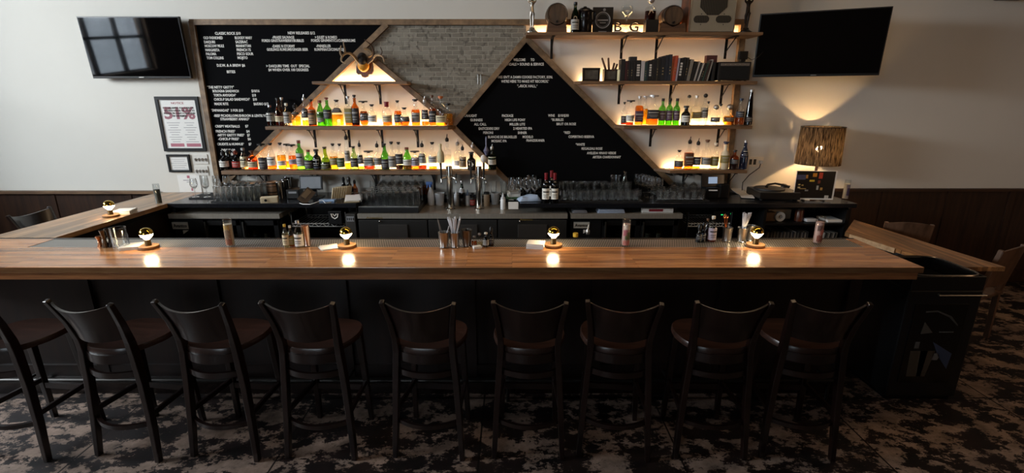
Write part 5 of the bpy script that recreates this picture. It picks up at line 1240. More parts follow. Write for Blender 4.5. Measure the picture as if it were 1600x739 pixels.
# under-counter contents
def cubx(x): return onY(x, 340, 5.0).x
items = [(834, 'small brown box stacked on the shelf of the record cubby', .08, .10, .10, '#6b5138'), (853, 'beige flat box on the shelf of the record cubby', .20, .16, .055, '#8d7a60')]
zc = zsh + .001
tag(MB().box((0, 0, .045), (.11, .14, .09), bev=.002).build('cardboard_box', mat('card_brown', '#7c5a3c', .8), loc=(cubx(1202), 5.05, zc), smooth=False), 'brown cardboard box on the upper shelf of the record cubby', 'box')
tag(MB().box((0, 0, .05), (.24, .16, .10), bev=.002).build('cardboard_box', mat('card_beige', '#8f7a60', .8), loc=(cubx(1224), 5.16, zc), smooth=False), 'wide beige box behind the tape roll in the record cubby', 'box')
q = MB().lathe([(.045, -.022), (.05, -.02), (.05, .02), (.045, .022), (.02, .022), (.02, -.022), (.045, -.022)], 24, Matrix.Rotation(pi / 2, 4, 'X'), cap=False).build('tape_roll', PAPER, loc=(cubx(1216), 4.98, zc + .05)); tag(q, 'white tape roll standing on edge in the record cubby', 'tape')
lathe_thing('spice_jar', 'brown spice jar on the shelf of the record cubby', 'jar', 0, 400, [(.042, 0), (.042, .11), (.036, .12)], mat('jar_brown', '#5a2c18', .3), extra=lambda t: MB().lathe([(.038, .118), (.038, .138), (.034, .14)], 18).build('lid', BLKPL, t)).location = (cubx(1248), 5.0, zc)
tag(MB().box((0, 0, .018), (.12, .10, .034), bev=.014).build('white_adapter', MILK, loc=(cubx(1263), 4.97, zc)), 'rounded white adapter box on the shelf of the record cubby', 'adapter')
tag(MB().box((0, 0, .012), (.18, .20, .024), bev=.002).build('paper_ream', PAPER, loc=(cubx(1300), 5.02, zc), smooth=False), 'thin pale paper ream at the end of the cubby shelf', 'paper')
xx = cubx(1196)
cols = ['#2b2826', '#4a4642', '#6b655c', '#1d1c1c', '#38302a', '#77706a', '#2d3138', '#53483c', '#8a8178']
nrec = 0
while xx < cubx(1262):
    w_ = random.uniform(.008, .016); h = .31 + random.uniform(-.008, .004)
    o = MB().box((0, 0, h / 2), (w_ * .9, .31, h)).build('vinyl_record', mat('sleeve_%d' % (nrec % 9), cols[nrec % 9], .6), loc=(xx, 5.10, .442), smooth=False)
    tag(o, 'record sleeve standing in the row under the record player', 'record', 'records in the cubby'); xx += w_; nrec += 1
for k in range(9):
    o = MB().box((0, 0, .07), (.011, .13, .14), ry=.12).build('disc_case', mat('case_%d' % (k % 3), ('#8f8b84', '#2a2a2c', '#5c5850')[k % 3], .4), loc=(cubx(1284) + k * .016, 4.98, .61), smooth=False)
    tag(o, 'disc case standing at the end of the record cubby', 'disc case', 'disc cases in the cubby')
tag(MB().box((0, 0, .084), (.24, .26, .168), bev=.004).build('storage_box', BLKPL, loc=(cubx(1284) + .03, 5.0, .441), smooth=False), 'low black storage box carrying the disc cases', 'box')
# cloths and a box on top of the right cooler, black emblem bin in the left rack
for (xa, xb, y, h, lb, m) in ((894, 917, 329, .026, 'folded grey cloth on the glass-door cooler nearest the taps', mat('grey_cloth', '#6f7076', .9)), (933, 975, 330, .038, 'folded blue-grey cloth on the glass-door cooler, larger of two', mat('bluegrey_cloth', '#8f9db4', .9, bump=.2))):
    a, b = onY(xa, y, 4.93), onY(xb, y, 4.93)
    g = MB()
    for k in range(3): g.box((0, .0, .006 + h / 3 * k), (b.x - a.x - .01 * k, .14, h / 3.2), bev=.005, rz=.02 * k)
    o = tag(g.build('folded_cloth', m, loc=((a.x + b.x) / 2, 4.95, .966)), lb, 'cloth', 'cloths on the cooler')
a, b = onY(1002, 330, 4.95), onY(1050, 330, 4.95)
bx = thing('foil_box', 'long white box with a red stripe on the glass-door cooler', 'box', ((a.x + b.x) / 2, 4.94, .966))
MB().box((0, 0, .022), (b.x - a.x, .06, .044), bev=.002).build('carton', PAPER, bx, smooth=False)
MB().box((-.02, -.031, .025), ((b.x - a.x) * .45, .002, .026)).build('red_stripe', mat('stripe_red', '#8a2430', .6), bx, smooth=False)
a, b = onY(512, 325, 4.86), onY(531, 340, 4.86)
eb = thing('emblem_crate', 'black crate with a white cup emblem on the wire rack', 'crate', ((a.x + b.x) / 2 + .0, 5.0, .848))
MB().box((0, 0, .07), (b.x - a.x + .02, .24, .14), bev=.004).build('crate', BLKPL, eb, smooth=False)
g = MB(); g.tube([(-.035, -.123, .115), (-.028, -.123, .08), (0, -.123, .062), (.028, -.123, .08), (.035, -.123, .115)], .006, 6); g.tube([(-.02, -.123, .115), (0, -.123, .09), (.02, -.123, .115)], .005, 6)
g.build('emblem', WHITEL, eb)
for (xa, xb, lb, z) in ((541, 556, 'grey metal box with small slots at the rack end', .83), ):
    a, b = onY(xa, 335, 4.9), onY(xb, 335, 4.9)
    t = thing('switch_box', lb, 'box', ((a.x + b.x) / 2, 4.93, 0)); MB().box((0, 0, .48), (b.x - a.x, .12, .96), bev=.004).build('box_body', mat('dark_box', '#2d2a27', .5), t, smooth=False)
    MB().box((0, -.062, .91), (b.x - a.x - .02, .004, .05)).build('label_strip', GREYP, t, smooth=False)
    for k in range(4): MB().box((-.03 + .02 * k, -.065, .91), (.008, .003, .03)).build('slot', BLACK, t, smooth=False)
gl_ = onY(1133, 327.5, 4.90)
md_ = thing('modem', 'black modem with a small green light in the wire rack', 'modem', (gl_.x, 4.99, .848))
MB().box((0, 0, .06), (.16, .06, .12), bev=.006).build('modem_body', BLKPL, md_, smooth=False); MB().box((.0, -.032, .085), (.02, .004, .008)).build('light', emit('green_led', '#2bd46a', 1.5), md_, smooth=False)
for tcool, xs_ in ((cA, (-.15, -.06, .04, .14, .26, .36)), (cC, (-.18, -.08, .02, .14, .24, .36))):
    for k, dx in enumerate(xs_):
        bottle('bottle chilled behind the glass doors of the %s cooler' % ('return-bar' if tcool is cA else 'right-hand'), (tcool.location.x + dx + .05, 5.07, .6041), .23, .03, 'wine', 'c' if k % 2 else 'o', 'y' if k % 2 else 'a', .6, 'c' if k % 3 else 'k', .15, .45, 'k', 'screw', group='bottles inside the %s cooler' % ('return-bar' if tcool is cA else 'right-hand'), n=12)

# ------------------------------------------------------------------ televisions and framed papers
def tv(label, tl, tr, bl, br, Yl, Yr, tilt):
    A, B, D = onY(*tl, Yl), onY(*tr, Yr), onY(*bl, Yl)
    c = (A + B) / 2; wd = sqrt((B.x - A.x) ** 2 + (B.y - A.y) ** 2); h = (A.z - D.z); rz = math.atan2(B.y - A.y, B.x - A.x)
    zc = (A.z + D.z) / 2
    t = thing('television', label, 'television', (c.x, c.y, zc), rz)
    R = Matrix.Rotation(tilt, 4, 'X')
    def P(x, y, z): return R @ Vector((x, y, z))
    MB().box((0, .022, 0), (wd, .04, h), bev=.003).build('tv_case', BLKPL, t, smooth=False).rotation_euler.x = tilt
    MB().box((0, -.0005, .004), (wd - .02, .004, h - .03)).build('screen', TVGLASS, t, smooth=False).rotation_euler.x = tilt
    g = MB()
    for s in (-1, 1): g.box((s * (wd / 2 + .001), .022, 0), (.002, .03, h))
    g.box((0, .02, -h / 2 - .002), (wd, .036, .004)); g.build('bezel_trim', mat('tv_trim', '#2b2927', .4, .4), t, smooth=False).rotation_euler.x = tilt
    MB().box((0, -.004, -h / 2 + .008), (.05, .003, .008)).build('maker_mark', STEEL, t, smooth=False).rotation_euler.x = tilt
    back = WY - c.y
    arm = MB()
    inv = Matrix.Rotation(-rz, 4, 'Z')
    w1 = inv @ Vector((0, back - .02, 0)); arm.bar((0, .05, 0), w1, .05, .05, ax=(0, 0, 1)); arm.box((0, .06, 0), (.3, .03, .3))
    arm.build('wall_mount', IRON, t, smooth=False)
    return t
tv('wall-mounted television above the framed notice, reflecting a window', (121.5, 26), (280, 25.5), (138, 122), (292, 122), 5.37, 5.37, radians(4))
tv('black wall-mounted television swung out above the table lamp', (1188.5, 22), (1394, 15), (1181, 120), (1379, 123), 5.36, 4.93, radians(4))
def frame(name, label, tl, tr, bl, br, fw, cat='frame', group=None, fm=None, dpt=.02):
    A, B, D, E_ = [onY(*q, WY - dpt) for q in (tl, tr, bl, br)]
    x0, x1 = (A.x + D.x) / 2, (B.x + E_.x) / 2; z0, z1 = (D.z + E_.z) / 2, (A.z + B.z) / 2
    t = thing(name, label, cat, ((x0 + x1) / 2, WY, (z0 + z1) / 2), 0, group); wd, h = x1 - x0, z1 - z0
    if fw:
        g = MB()
        for s in (-1, 1):
            g.box((s * (wd - fw) / 2, -dpt / 2, 0), (fw, dpt, h)); g.box((0, -dpt / 2, s * (h - fw) / 2), (wd - 2 * fw + .002, dpt, fw))
        g.build('frame', fm or BLACK, t, smooth=False)
    MB().box((0, -.004, 0), (wd - fw, .006, h - fw)).build('print', PAPER, t, smooth=False)
    return t, wd, h
def ftext(t, s, x0, x1, z, h, m, bold=.01, y=-.0075):
    g = MB(); text_bm(g.b, s, x0, x1, z, h, y, bold, .0006); return g.build('printed_text', m, t, smooth=False)
REDI = mat('notice_red', '#a03a48', .7); PINKI = mat('notice_pink', '#b06a78', .7); GRI = mat('print_grey', '#6a6670', .7)
nf, nw, nh = frame('framed_notice', 'large black-framed notice with big red percentage beside the letter board', (241, 151), (309, 150.5), (255.5, 236.5), (321, 236.5), .034)
iw, ih = nw - .075, nh - .075
ftext(nf, 'NOTICE', -.17 * iw, .17 * iw, .44 * ih, .022, REDI)
ftext(nf, '51%', -.42 * iw, .44 * iw, .24 * ih, .125, mat('notice_deep_red', '#9c646e', .7), .03, -.0072)
for k, (a, b) in enumerate(((-.42, .42), (-.40, .44), (-.42, .44), (-.2, .2))):
    ftext(nf, ('IT IS UNLAWFUL FOR A PERSON', 'LICENSED UNDER THE CODE TO', 'POSSESS OR CARRY A HANDGUN', 'ON THIS PREMISES')[k], a * iw, b * iw, (.34 - .055 * k) * ih, .02, INK, .014, -.0085)
g = MB()
for k in range(9):
    z = (.03 - .05 * k) * ih
    g.box((-.21 * iw, -.0076, z), (.36 * iw * (1 - .2 * (k % 3)), .0012, .004)); g.box((.24 * iw, -.0076, z), (.36 * iw * (1 - .25 * ((k + 1) % 3)), .0012, .004))
g.build('printed_lines', GRI, nf, smooth=False)
MB().box((-.2 * iw, -.0076, -.44 * ih), (.38 * iw, .0012, .035)).build('printed_stamp', PINKI, nf, smooth=False); MB().box((.26 * iw, -.0076, -.44 * ih), (.40 * iw, .0012, .035)).build('printed_stamp', PINKI, nf, smooth=False)
def small_lines(t, w_, h_, n=7):
    g = MB()
    for k in range(n): g.box((-.02 * w_ * (k % 2), -.0076, h_ * (.34 - .68 * k / (n - 1))), (w_ * (.72 - .12 * (k % 3)), .0012, .003))
    g.build('printed_lines', GRI, t, smooth=False)
sf, w_, h_ = frame('framed_licence', 'small black-framed licence hanging below the large notice', (259, 241), (295, 242), (264, 269), (298.5, 269), .022)
small_lines(sf, w_, h_)
cf, w_, h_ = frame('certificate', 'unframed white certificate standing at the counter corner below the licence', (275.5, 272), (311, 272), (279, 298.6), (313, 298.6), 0)
cf.location.z = BZ + h_ / 2 + .001
MB().box((0, -.0075, h_ * .40), (.03, .0012, .03)).build('printed_seal', PINKI, cf, smooth=False); MB().box((.02, -.0075, -h_ * .34), (.02, .0012, .03)).build('printed_seal', PINKI, cf, smooth=False)
g = MB(); g.box((0, -.0075, h_ * .2), (w_ * .5, .0012, .006)); g.box((.01, -.0075, h_ * .10), (w_ * .3, .0012, .005)); g.build('printed_lines', GRI, cf, smooth=False)
for i, (xa, xb, ya, yb, lb) in enumerate(((302, 326.5, 241, 256.5, 'white four-gang switch plate beside the letter board, upper of two'), (304, 327, 260.5, 273, 'white four-gang switch plate beside the letter board, lower of two'))):
    a, b = onY(xa, ya, WY), onY(xb, yb, WY); t = thing('switch_plate', lb, 'switch', ((a.x + b.x) / 2, WY, (a.z + b.z) / 2), 0, 'switch plates')
    wd, h = b.x - a.x, max(.105, a.z - b.z)
    MB().box((0, -.004, 0), (wd, .008, h), bev=.002).build('plate', mat('white_plate', '#d8d4cc', .4), t, smooth=False)
    for k in range(4): MB().box((wd * (-.36 + .24 * k), -.012, -.004), (.012, .018, .03), rx=.4).build('toggle', mat('switch_grey', '#8d8983', .5), t, smooth=False)

# ------------------------------------------------------------------ antler mount
pq = onY(570.5, 112, WY - .03)
an = thing('antler_mount', 'mounted antlers on a dark wooden shield above the short shelf', 'antlers', (pq.x, WY - .016, pq.z))
def zp(u, v, Y): p = onY(510 + u / 8.208, 50 + v / 8.208, Y); return Vector((p.x - pq.x, Y - (WY - .016), p.z - pq.z))
sh = [zp(u, v, WY - .03) for u, v in ((400, 388), (385, 450), (385, 520), (410, 548), (445, 545), (462, 580), (500, 588), (535, 578), (550, 545), (585, 545), (607, 500), (605, 440), (590, 390), (560, 330), (500, 300), (430, 320))]
MB().wallprism([(p.x, p.z) for p in sh], -.03, -.002).build('shield_plaque', wood('plaque_wood', '#2c1810', '#5c3620', .4, grain=(20, 20, 4)), an, bev=.006, smooth=False)
c1_ = zp(474, 425, 5.40)
MB().ball(c1_, (.060, .05, .068), 20, 12).build('skull_plate', mat('ochre_hide', '#c98a1e', .5), an)
c2_ = zp(462, 345, 5.37)
MB().ball(c2_, (.052, .055, .062), 20, 12).build('skull_hair', mat('dark_hide', '#1d1713', .8, bump=.6, scale=80), an)
ANT = mat('antler_bone', '#8d7558', .55, var=.35, scale=30); ANTD = mat('antler_dark', '#4a3526', .55, var=.3, scale=30)
def antl(pts, r0, r1, m, nm):
    P = [zp(u, v, y) for u, v, y in pts]
    # smooth the chain
    Q = []
    for i in range(len(P) - 1):
        a, b = P[max(0, i - 1)], P[i]; c, d = P[i + 1], P[min(len(P) - 1, i + 2)]
        for k in range(4):
            s = k / 4; Q.append(.5 * ((2 * b) + (c - a) * s + (2 * a - 5 * b + 4 * c - d) * s * s + (3 * b - a - 3 * c + d) * s ** 3))
    Q.append(P[-1]); n = len(Q)
    MB().tube(Q, [r0 + (r1 - r0) * i / (n - 1) for i in range(n)], 8).build(nm, m, an)
antl([(425, 395, 5.37), (385, 350, 5.33), (345, 300, 5.29), (290, 272, 5.25), (230, 285, 5.21), (195, 330, 5.19), (195, 375, 5.18), (245, 402, 5.17)], .017, .006, ANT, 'antler')
antl([(238, 280, 5.215), (235, 220, 5.21), (222, 160, 5.20), (214, 112, 5.2)], .013, .003, ANT, 'tine'); antl([(205, 315, 5.20), (180, 270, 5.19), (180, 215, 5.18), (190, 172, 5.18)], .013, .005, ANT, 'tine')
antl([(530, 395, 5.37), (575, 365, 5.34), (603, 320, 5.30), (606, 250, 5.26), (578, 175, 5.23), (530, 130, 5.2), (488, 96, 5.18)], .016, .003, ANTD, 'antler')
antl([(600, 325, 5.31), (640, 296, 5.27), (690, 298, 5.24), (728, 330, 5.22), (742, 385, 5.2)], .014, .005, ANT, 'antler')
antl([(690, 298, 5.24), (712, 255, 5.23), (690, 190, 5.22)], .011, .003, ANTD, 'tine'); antl([(715, 315, 5.23), (737, 300, 5.22)], .008, .003, ANTD, 'tine')
antl([(480, 215, 5.36), (540, 225, 5.37), (585, 275, 5.38), (545, 320, 5.40)], .012, .012, ANT, 'antler')
hk = onY(749, 124, WY - .06); ho = thing('wall_hook', 'small pair of steel pegs on the brick beside the diamond board', 'hook', (hk.x, WY - .012, hk.z))
for s in (-1, 1): MB().tube([(s * .014, 0, .05), (s * .016, -.04, .045), (s * .016, -.045, -.05)], .007, 8).build('peg', STEEL, ho)

# ------------------------------------------------------------------ top shelf: statuettes, barrels, jug, plaque, letters, speaker
ZT_ = ZD + .001
def tsx(x, Y=5.28): return onY(x, 46, Y).x
SILV = mat('tarnished_silver', '#a09a90', .28, 1, var=.15); BRZ = mat('black_bronze', '#2a2420', .35, .8, var=.2)
def statuette(label, x, m, lean):
    t = thing('candelabra_statuette', label, 'statuette', (tsx(x, 5.25), 5.25, ZT_), 0, 'figure candelabra')
    MB().lathe([(.062, 0), (.062, .008), (.05, .016), (.03, .03), (.026, .045)], 20).build('base', m, t)
    # slim standing figure with raised arms: one skinned body
    me = bpy.data.meshes.new('figure')
    V = [(0, 0, .20), (0, 0, .245), (0, -.002, .275), (0, 0, .30), (0, -.004, .325), (.014, 0, .165), (.012, .004, .10), (.010, .002, .045), (-.013, .002, .165), (-.010, .006, .10), (-.006, .004, .045), (.034, 0, .285), (.040, -.004, .325), (.020, -.006, .36), (-.034, 0, .285), (-.040, -.004, .325), (-.020, -.006, .36)]
    Rr = [.022, .017, .021, .010, .016, .016, .011, .008, .016, .011, .008, .011, .008, .006, .011, .008, .006]
    E2 = [(0, 1), (1, 2), (2, 3), (3, 4), (0, 5), (5, 6), (6, 7), (0, 8), (8, 9), (9, 10), (2, 11), (11, 12), (12, 13), (2, 14), (14, 15), (15, 16)]
    me.from_pydata(V, E2, []); o = bpy.data.objects.new('figure', me); COL.objects.link(o); o.parent = t
    md = o.modifiers.new('skin', 'SKIN'); o.modifiers.new('sub', 'SUBSURF').levels = 2; o.modifiers['sub'].render_levels = 2
    for v, r in zip(me.skin_vertices[0].data, Rr): v.radius = (r, r * .85)
    me.skin_vertices[0].data[0].use_root = True; me.materials.append(m); md.use_smooth_shade = True
    g = MB(); g.tube([(-.095, -.006, .355), (-.06, -.006, .345), (0, -.006, .362), (.06, -.006, .345), (.095, -.006, .355)], .005, 8); g.build('candle_arm', m, t)
    for s in (-1, 0, 1): MB().lathe([(.004, .350), (.016, .358), (.020, .366), (.012, .368), (.010, .392), (.014, .395), (.014, .40)], 14, Matrix.Translation((s * .085, -.006, 0 if s else .012))).build('candle_cup', m, t)
    return t
statuette('silver figure candelabrum standing by the diamond board corner of the top shelf', 831, SILV, 0)
statuette('dark bronze figure candelabrum at the far end of the top shelf', 1165, BRZ, 0)
def barrel(label, x, y, rpx, st, Yf, m):
    p = onY(x, y, Yf); r = rpx / ppm(p); L_ = .24
    t = thing('oak_barrel', label, 'barrel', (p.x, Yf, ZT_), 0, 'small barrels on the top shelf'); zc = p.z - ZT_
    RX = Matrix.Translation((0, 0, zc)) @ Matrix.Rotation(-pi / 2, 4, 'X')
    MB().lathe([(r * .80, .012), (r * .84, .012), (r * .86, 0), (r * .93, .03), (r, L_ * .4), (r, L_ * .6), (r * .9, L_ - .02), (r * .86, L_)], 32, RX).build('staves', m, t)
    MB().lathe([(r * .82, .010), (.001, .008)], 28, RX, cap=False).build('barrel_head', wood('barrel_head_wood', '#2e2117', '#5f4834', .5, grain=(40, 3, 3)), t)
    for z, k in ((.012, .90), (.06, .965), (L_ * .82, .96)): MB().lathe([(r * k, z - .01), (r * (k + .025), z - .006), (r * (k + .03), z + .008)], 32, RX, cap=False).build('hoop', IRON, t)
    MB().lathe([(.012, 0), (.010, .02)], 12, Matrix.Translation((0, 0, zc - r * .62)) @ Matrix.Rotation(pi / 2, 4, 'X')).build('bung', IRON, t)
    h0 = zc - r * .62; wd = st / ppm(p)
    MB().wallprism([(-wd / 2, 0), (wd / 2, 0), (wd / 2 * .86, h0), (wd * .22, h0 - .015), (0, h0 - .04), (-wd * .22, h0 - .015), (-wd / 2 * .86, h0)], .015, L_ - .02).build('cradle', wood('cradle_wood', '#3a2517', '#6c4a30', .5), t, smooth=False)
barrel('larger oak barrel on a cradle beside the silver statuette', 871, 21.5, 17.5, 32, 5.20, wood('pale_barrel_oak', '#5a4634', '#8a7058', .5, grain=(30, 30, 3)))
barrel('smaller dark barrel on a cradle beside the vintage speaker', 1053.5, 24, 16.5, 42, 5.20, wood('dark_barrel_oak', '#2c1a0e', '#5f3d22', .5, grain=(30, 30, 3)))
p = onY(898, 3, 5.22); bottle('green glass bottle with pale label between larger barrel and black jug', (tsx(898, 5.22), 5.22, ZT_), p.z - ZT_, .040, 'slope', 'dg', 'd', .5, 'g', .08, .42, 'k', 'screw')
jg = thing('stoneware_jug', 'dark stoneware jug with lid beside the green bottle', 'jug', (tsx(913, 5.27), 5.27, ZT_)); jz = onY(913, 12, 5.27).z - ZT_
MB().lathe([(.066, 0), (.072, .01), (.073, jz * .55), (.070, jz * .80), (.076, jz * .84), (.074, jz * .90), (.05, jz * .94)], 28).build('jug_body', mat('black_glaze', '#120d0b', .2), jg)
MB().lathe([(.055, jz * .93), (.05, jz * .97), (.018, jz * .98), (.018, jz * 1.03), (.01, jz * 1.05)], 20).build('lid', mat('black_glaze', '#120d0b', .2), jg)
MB().tube([(.068, -.01, jz * .86), (.10, -.01, jz * .80), (.10, -.01, jz * .55), (.07, -.01, jz * .46)], .009, 8).build('handle', mat('black_glaze', '#120d0b', .2), jg)
a, b = onY(927, 11, 5.26), onY(957, 47.5, 5.26); pw, ph = b.x - a.x, a.z - ZT_
pl = thing('round_emblem_plaque', 'black plaque with a grey ring emblem beside the black jug', 'plaque', ((a.x + b.x) / 2, 5.26, ZT_))
MB().box((0, .015, ph / 2), (pw, .025, ph), bev=.002).build('board', mat('plaque_black', '#0e0d0e', .3), pl, smooth=False)
PLW = mat('plaque_print', '#8d8a88', .5)
for rr, th in ((.36, .016), (.29, .004)):
    MB().tube([(pw * rr * cos(t_), .0005, ph * .5 + pw * rr * sin(t_)) for t_ in [2 * pi * i / 36 for i in range(36)]], th * .35, 5, closed=True).build('ring_emblem', PLW, pl)
g = MB(); g.box((0, .0015, ph * .5), (pw * .52, .002, .012)); g.box((0, .0015, ph * .40), (pw * .3, .002, .007)); g.box((0, .0015, ph * .06), (pw * .4, .002, .007)); g.build('emblem_bars', PLW, pl, smooth=False)
MB().ball((pw * .06, .001, ph * .9), (.014, .002, .014), 12, 6).build('emblem_dot', PLW, pl)
for ch, xa, xb, yt in (('B', 960.5, 971, 33), ('G', 984, 997, 33)):
    a, b = onY(xa, yt, 5.235), onY(xb, 48, 5.235); wd = b.x - a.x; h = a.z - ZT_ - .012
    t = thing('marquee_letter', 'dark metal letter %s standing on the top shelf' % ch, 'letter', ((a.x + b.x) / 2, 5.235, ZT_), 0, 'standing letters')
    g = MB(); text_bm(g.b, ch, -wd / 2, wd / 2, .012 + h / 2, h, .0, .0, .012); g.build('letter_body', mat('letter_metal', '#4a433c', .35, .7), t, smooth=False)
    MB().box((0, .0, .006), (wd * 1.3, .05, .012)).build('foot', mat('letter_foot', '#cfc8bc', .5), t, smooth=False)
dc = thing('wine_decanter', 'clear glass decanter standing between the two letters', 'decanter', (tsx(978, 5.33), 5.33, ZT_))
MB().lathe([(.05, 0), (.055, .01), (.04, .04), (.012, .08), (.010, .15), (.03, .17), (.062, .20), (.058, .25), (.05, .262), (.048, .262), (.056, .25), (.059, .2), (.028, .175), (.0001, .165)], 24, cap=False).build('decanter_body', CLEAR, dc)
bx2 = tag(MB().box((0, 0, .058), (.125, .11, .116), bev=.003).build('display_box', BLKPL, loc=(tsx(1016.5, 5.26), 5.26, ZT_), smooth=False), 'black display box beneath the crystal bottle', 'box')
p = onY(1014, 1, 5.26)
cb2 = bottle('squat crystal bottle with dark liquor standing on a black box', (tsx(1014.5, 5.26), 5.26, ZT_ + .117), p.z - ZT_ - .117, .055, 'squat', 'c', 'd', .5, None, 0, 0, 's', 'ball')
a, b = onY(1080, 0, 5.20), onY(1146, 48, 5.20); rw = b.x - a.x; rh = .42
rd = thing('vintage_speaker', 'beige vintage speaker with octagonal grille in a wooden case', 'speaker', ((a.x + b.x) / 2, 5.20, ZT_))
MB().box((0, .13, rh / 2), (rw + .02, .25, rh), bev=.004).build('case', wood('speaker_case_wood', '#4a2512', '#8a4a24', .4, grain=(10, 10, 10)), rd, smooth=False)
MB().box((0, .0, rh / 2), (rw, .016, rh - .01), bev=.004).build('face', mat('beige_enamel', '#8a8272', .4), rd, smooth=False)
MB().box((-rw / 2 + .004, -.006, rh / 2), (.008, .008, rh)).build('face_trim', STEEL, rd, smooth=False); MB().box((rw / 2 - .004, -.006, rh / 2), (.008, .008, rh)).build('face_trim', STEEL, rd, smooth=False)
GRL = mat_slots('speaker_mesh', '#4a463f', '#0b0a0a', .016, .5, .3)
zc_ = rh * .66; R0 = rw * .30
MB().wallprism([(R0 * 1.08 * cos(pi / 8 + k * pi / 4), zc_ + R0 * 1.0 * sin(pi / 8 + k * pi / 4)) for k in range(8)], -.011, -.006).build('octagonal_grille', GRL, rd, smooth=False)
for s in (-1, 1):
    pts = []
    for k in range(24):
        a_ = 2 * pi * k / 24; pts.append((s * rw * .245 + (.045 * (1 if cos(a_) > 0 else -1) if abs(cos(a_)) > .01 else 0) * .9 + .035 * cos(a_), .118 + .034 * sin(a_)))
    MB().wallprism(pts, -.011, -.006).build('oval_grille', GRL, rd, smooth=False)
    for dz in (.165, .07): MB().ball((s * rw * .25, -.008, dz), .005, 8, 6).build('screw', BLACK, rd)

# ------------------------------------------------------------------ book shelf: pictures, candle, books, amplifier
ZBK = ZE + .001
def bsx(x, Y=5.33): return onY(x, 124, Y).x
for i, (xa, xb, yt, lb) in enumerate(((911, 937.5, 106, 'small framed photograph standing at the start of the book shelf'), (944.5, 965, 108, 'small picture box of brown cigars beside the books'))):
    Y = 5.33; a, b = onY(xa, yt, Y), onY(xb, 124, Y); wd = b.x - a.x; h = a.z - ZBK
    t = thing('framed_photograph' if i == 0 else 'cigar_box', lb, 'picture' if i == 0 else 'cigar box', ((a.x + b.x) / 2, Y, ZBK), .1)
    g = MB(); dd = .03 if i == 0 else .07
    for s in (-1, 1): g.box((s * (wd / 2 - .01), dd / 2, h / 2), (.02, dd, h))
    g.box((0, dd / 2, .01), (wd, dd, .02))
    if i == 0: g.box((0, dd / 2, h - .01), (wd, dd, .02))
    g.build('frame', mat('dark_frame', '#241d19', .4), t, smooth=False)
    MB().box((0, .012, h / 2), (wd - .03, .008, h - .035)).build('photograph', mat('mono_photo_%d' % i, '#5c5852', .3, var=.75, scale=26), t, smooth=False)
    if i == 1:
        MB().box((0, dd - .004, h / 2), (wd - .02, .008, h)).build('back_board', mat('dark_frame', '#241d19', .4), t, smooth=False)
        for k, (dx, tx, hh) in enumerate(((-.04, -.075, .21), (-.015, -.02, .21), (.015, .03, .16), (.035, .05, .15))):
            o = MB().tube([(0, 0, 0), (tx * .4, 0, hh * .5), (tx * .9, 0, hh * .96), (tx * .93, 0, hh)], [.010, .012, .010, .006], 10).build('cigar', mat('cigar_leaf', '#4a2c18', .7), loc=(t.location.x + dx * .6, Y + .045, ZBK + .022))
            tag(o, 'brown cigar sticking up out of the small picture box', 'cigar', 'cigars in the picture box')
pc = thing('pillar_candle', 'short ivory pillar candle between the cigar box and the books', 'candle', (bsx(967.5, 5.34), 5.34, ZBK))
MB().lathe([(.022, 0), (.024, .004), (.024, .105), (.018, .112), (.004, .108)], 20).build('wax', mat('candle_ivory', '#e6d8a8', .5), pc); MB().tube([(0, 0, .105), (.002, 0, .122)], .0015, 5).build('wick', BLACK, pc)
BK = [(166, 205, 70, '#141314', 0, 0), (206, 222, 86, '#3d1518', 0, 0), (223, 237, 84, '#2a1012', 0, 1), (238, 254, 84, '#0f0f10', 0, 0), (240, 306, 48, '#1c2024', 0, 0, .095), (255, 276, 82, '#151516', 0, 1), (277, 298, 84, '#1a1718', 0, 0), (299, 344, 80, '#0d0d0e', 0, 2), (345, 378, 86, '#b9b6b8', 0, 0),
      (380, 396, 98, '#26403f', 0, 1), (397, 411, 92, '#1c2a2e', 0, 0), (412, 444, 80, '#101012', 0, 2), (445, 462, 74, '#1e1c1c', 0, 0), (463, 480, 66, '#161518', 0, 0), (481, 500, 62, '#2d2a22', 0, 1), (501, 520, 58, '#121214', 0, 0), (521, 556, 44, '#181a20', 0, 1), (557, 586, 34, '#1a1f2a', 0, 0), (587, 616, 28, '#232833', 0, 1), (628, 654, 36, '#b04a2e', 4, 1), (656, 672, 58, '#a59aa8', 4, 0), (674, 706, 58, '#111112', 4, 2), (708, 730, 52, '#131213', 4, 0), (731, 752, 54, '#1b1a1a', 5, 1),
      (755, 784, 66, '#7a756c', 8, 1), (790, 814, 86, '#141415', 9, 0), (820, 834, 86, '#a29c94', 12, 0), (836, 848, 98, '#2a2c30', 13, 0), (852, 866, 100, '#b5b0a8', 14, 0), (870, 890, 98, '#171718', 14, 1), (893, 908, 98, '#2b4038', 13, 0), (912, 930, 76, '#33231e', 12, 0), (934, 946, 70, '#8d8780', 11, 0), (915, 1010, 36, '#4a2224', 0, 0, .095), (974, 1000, 96, '#161617', 2, 0)]
wordy = mat('spine_print', '#c9c5bd', .6)
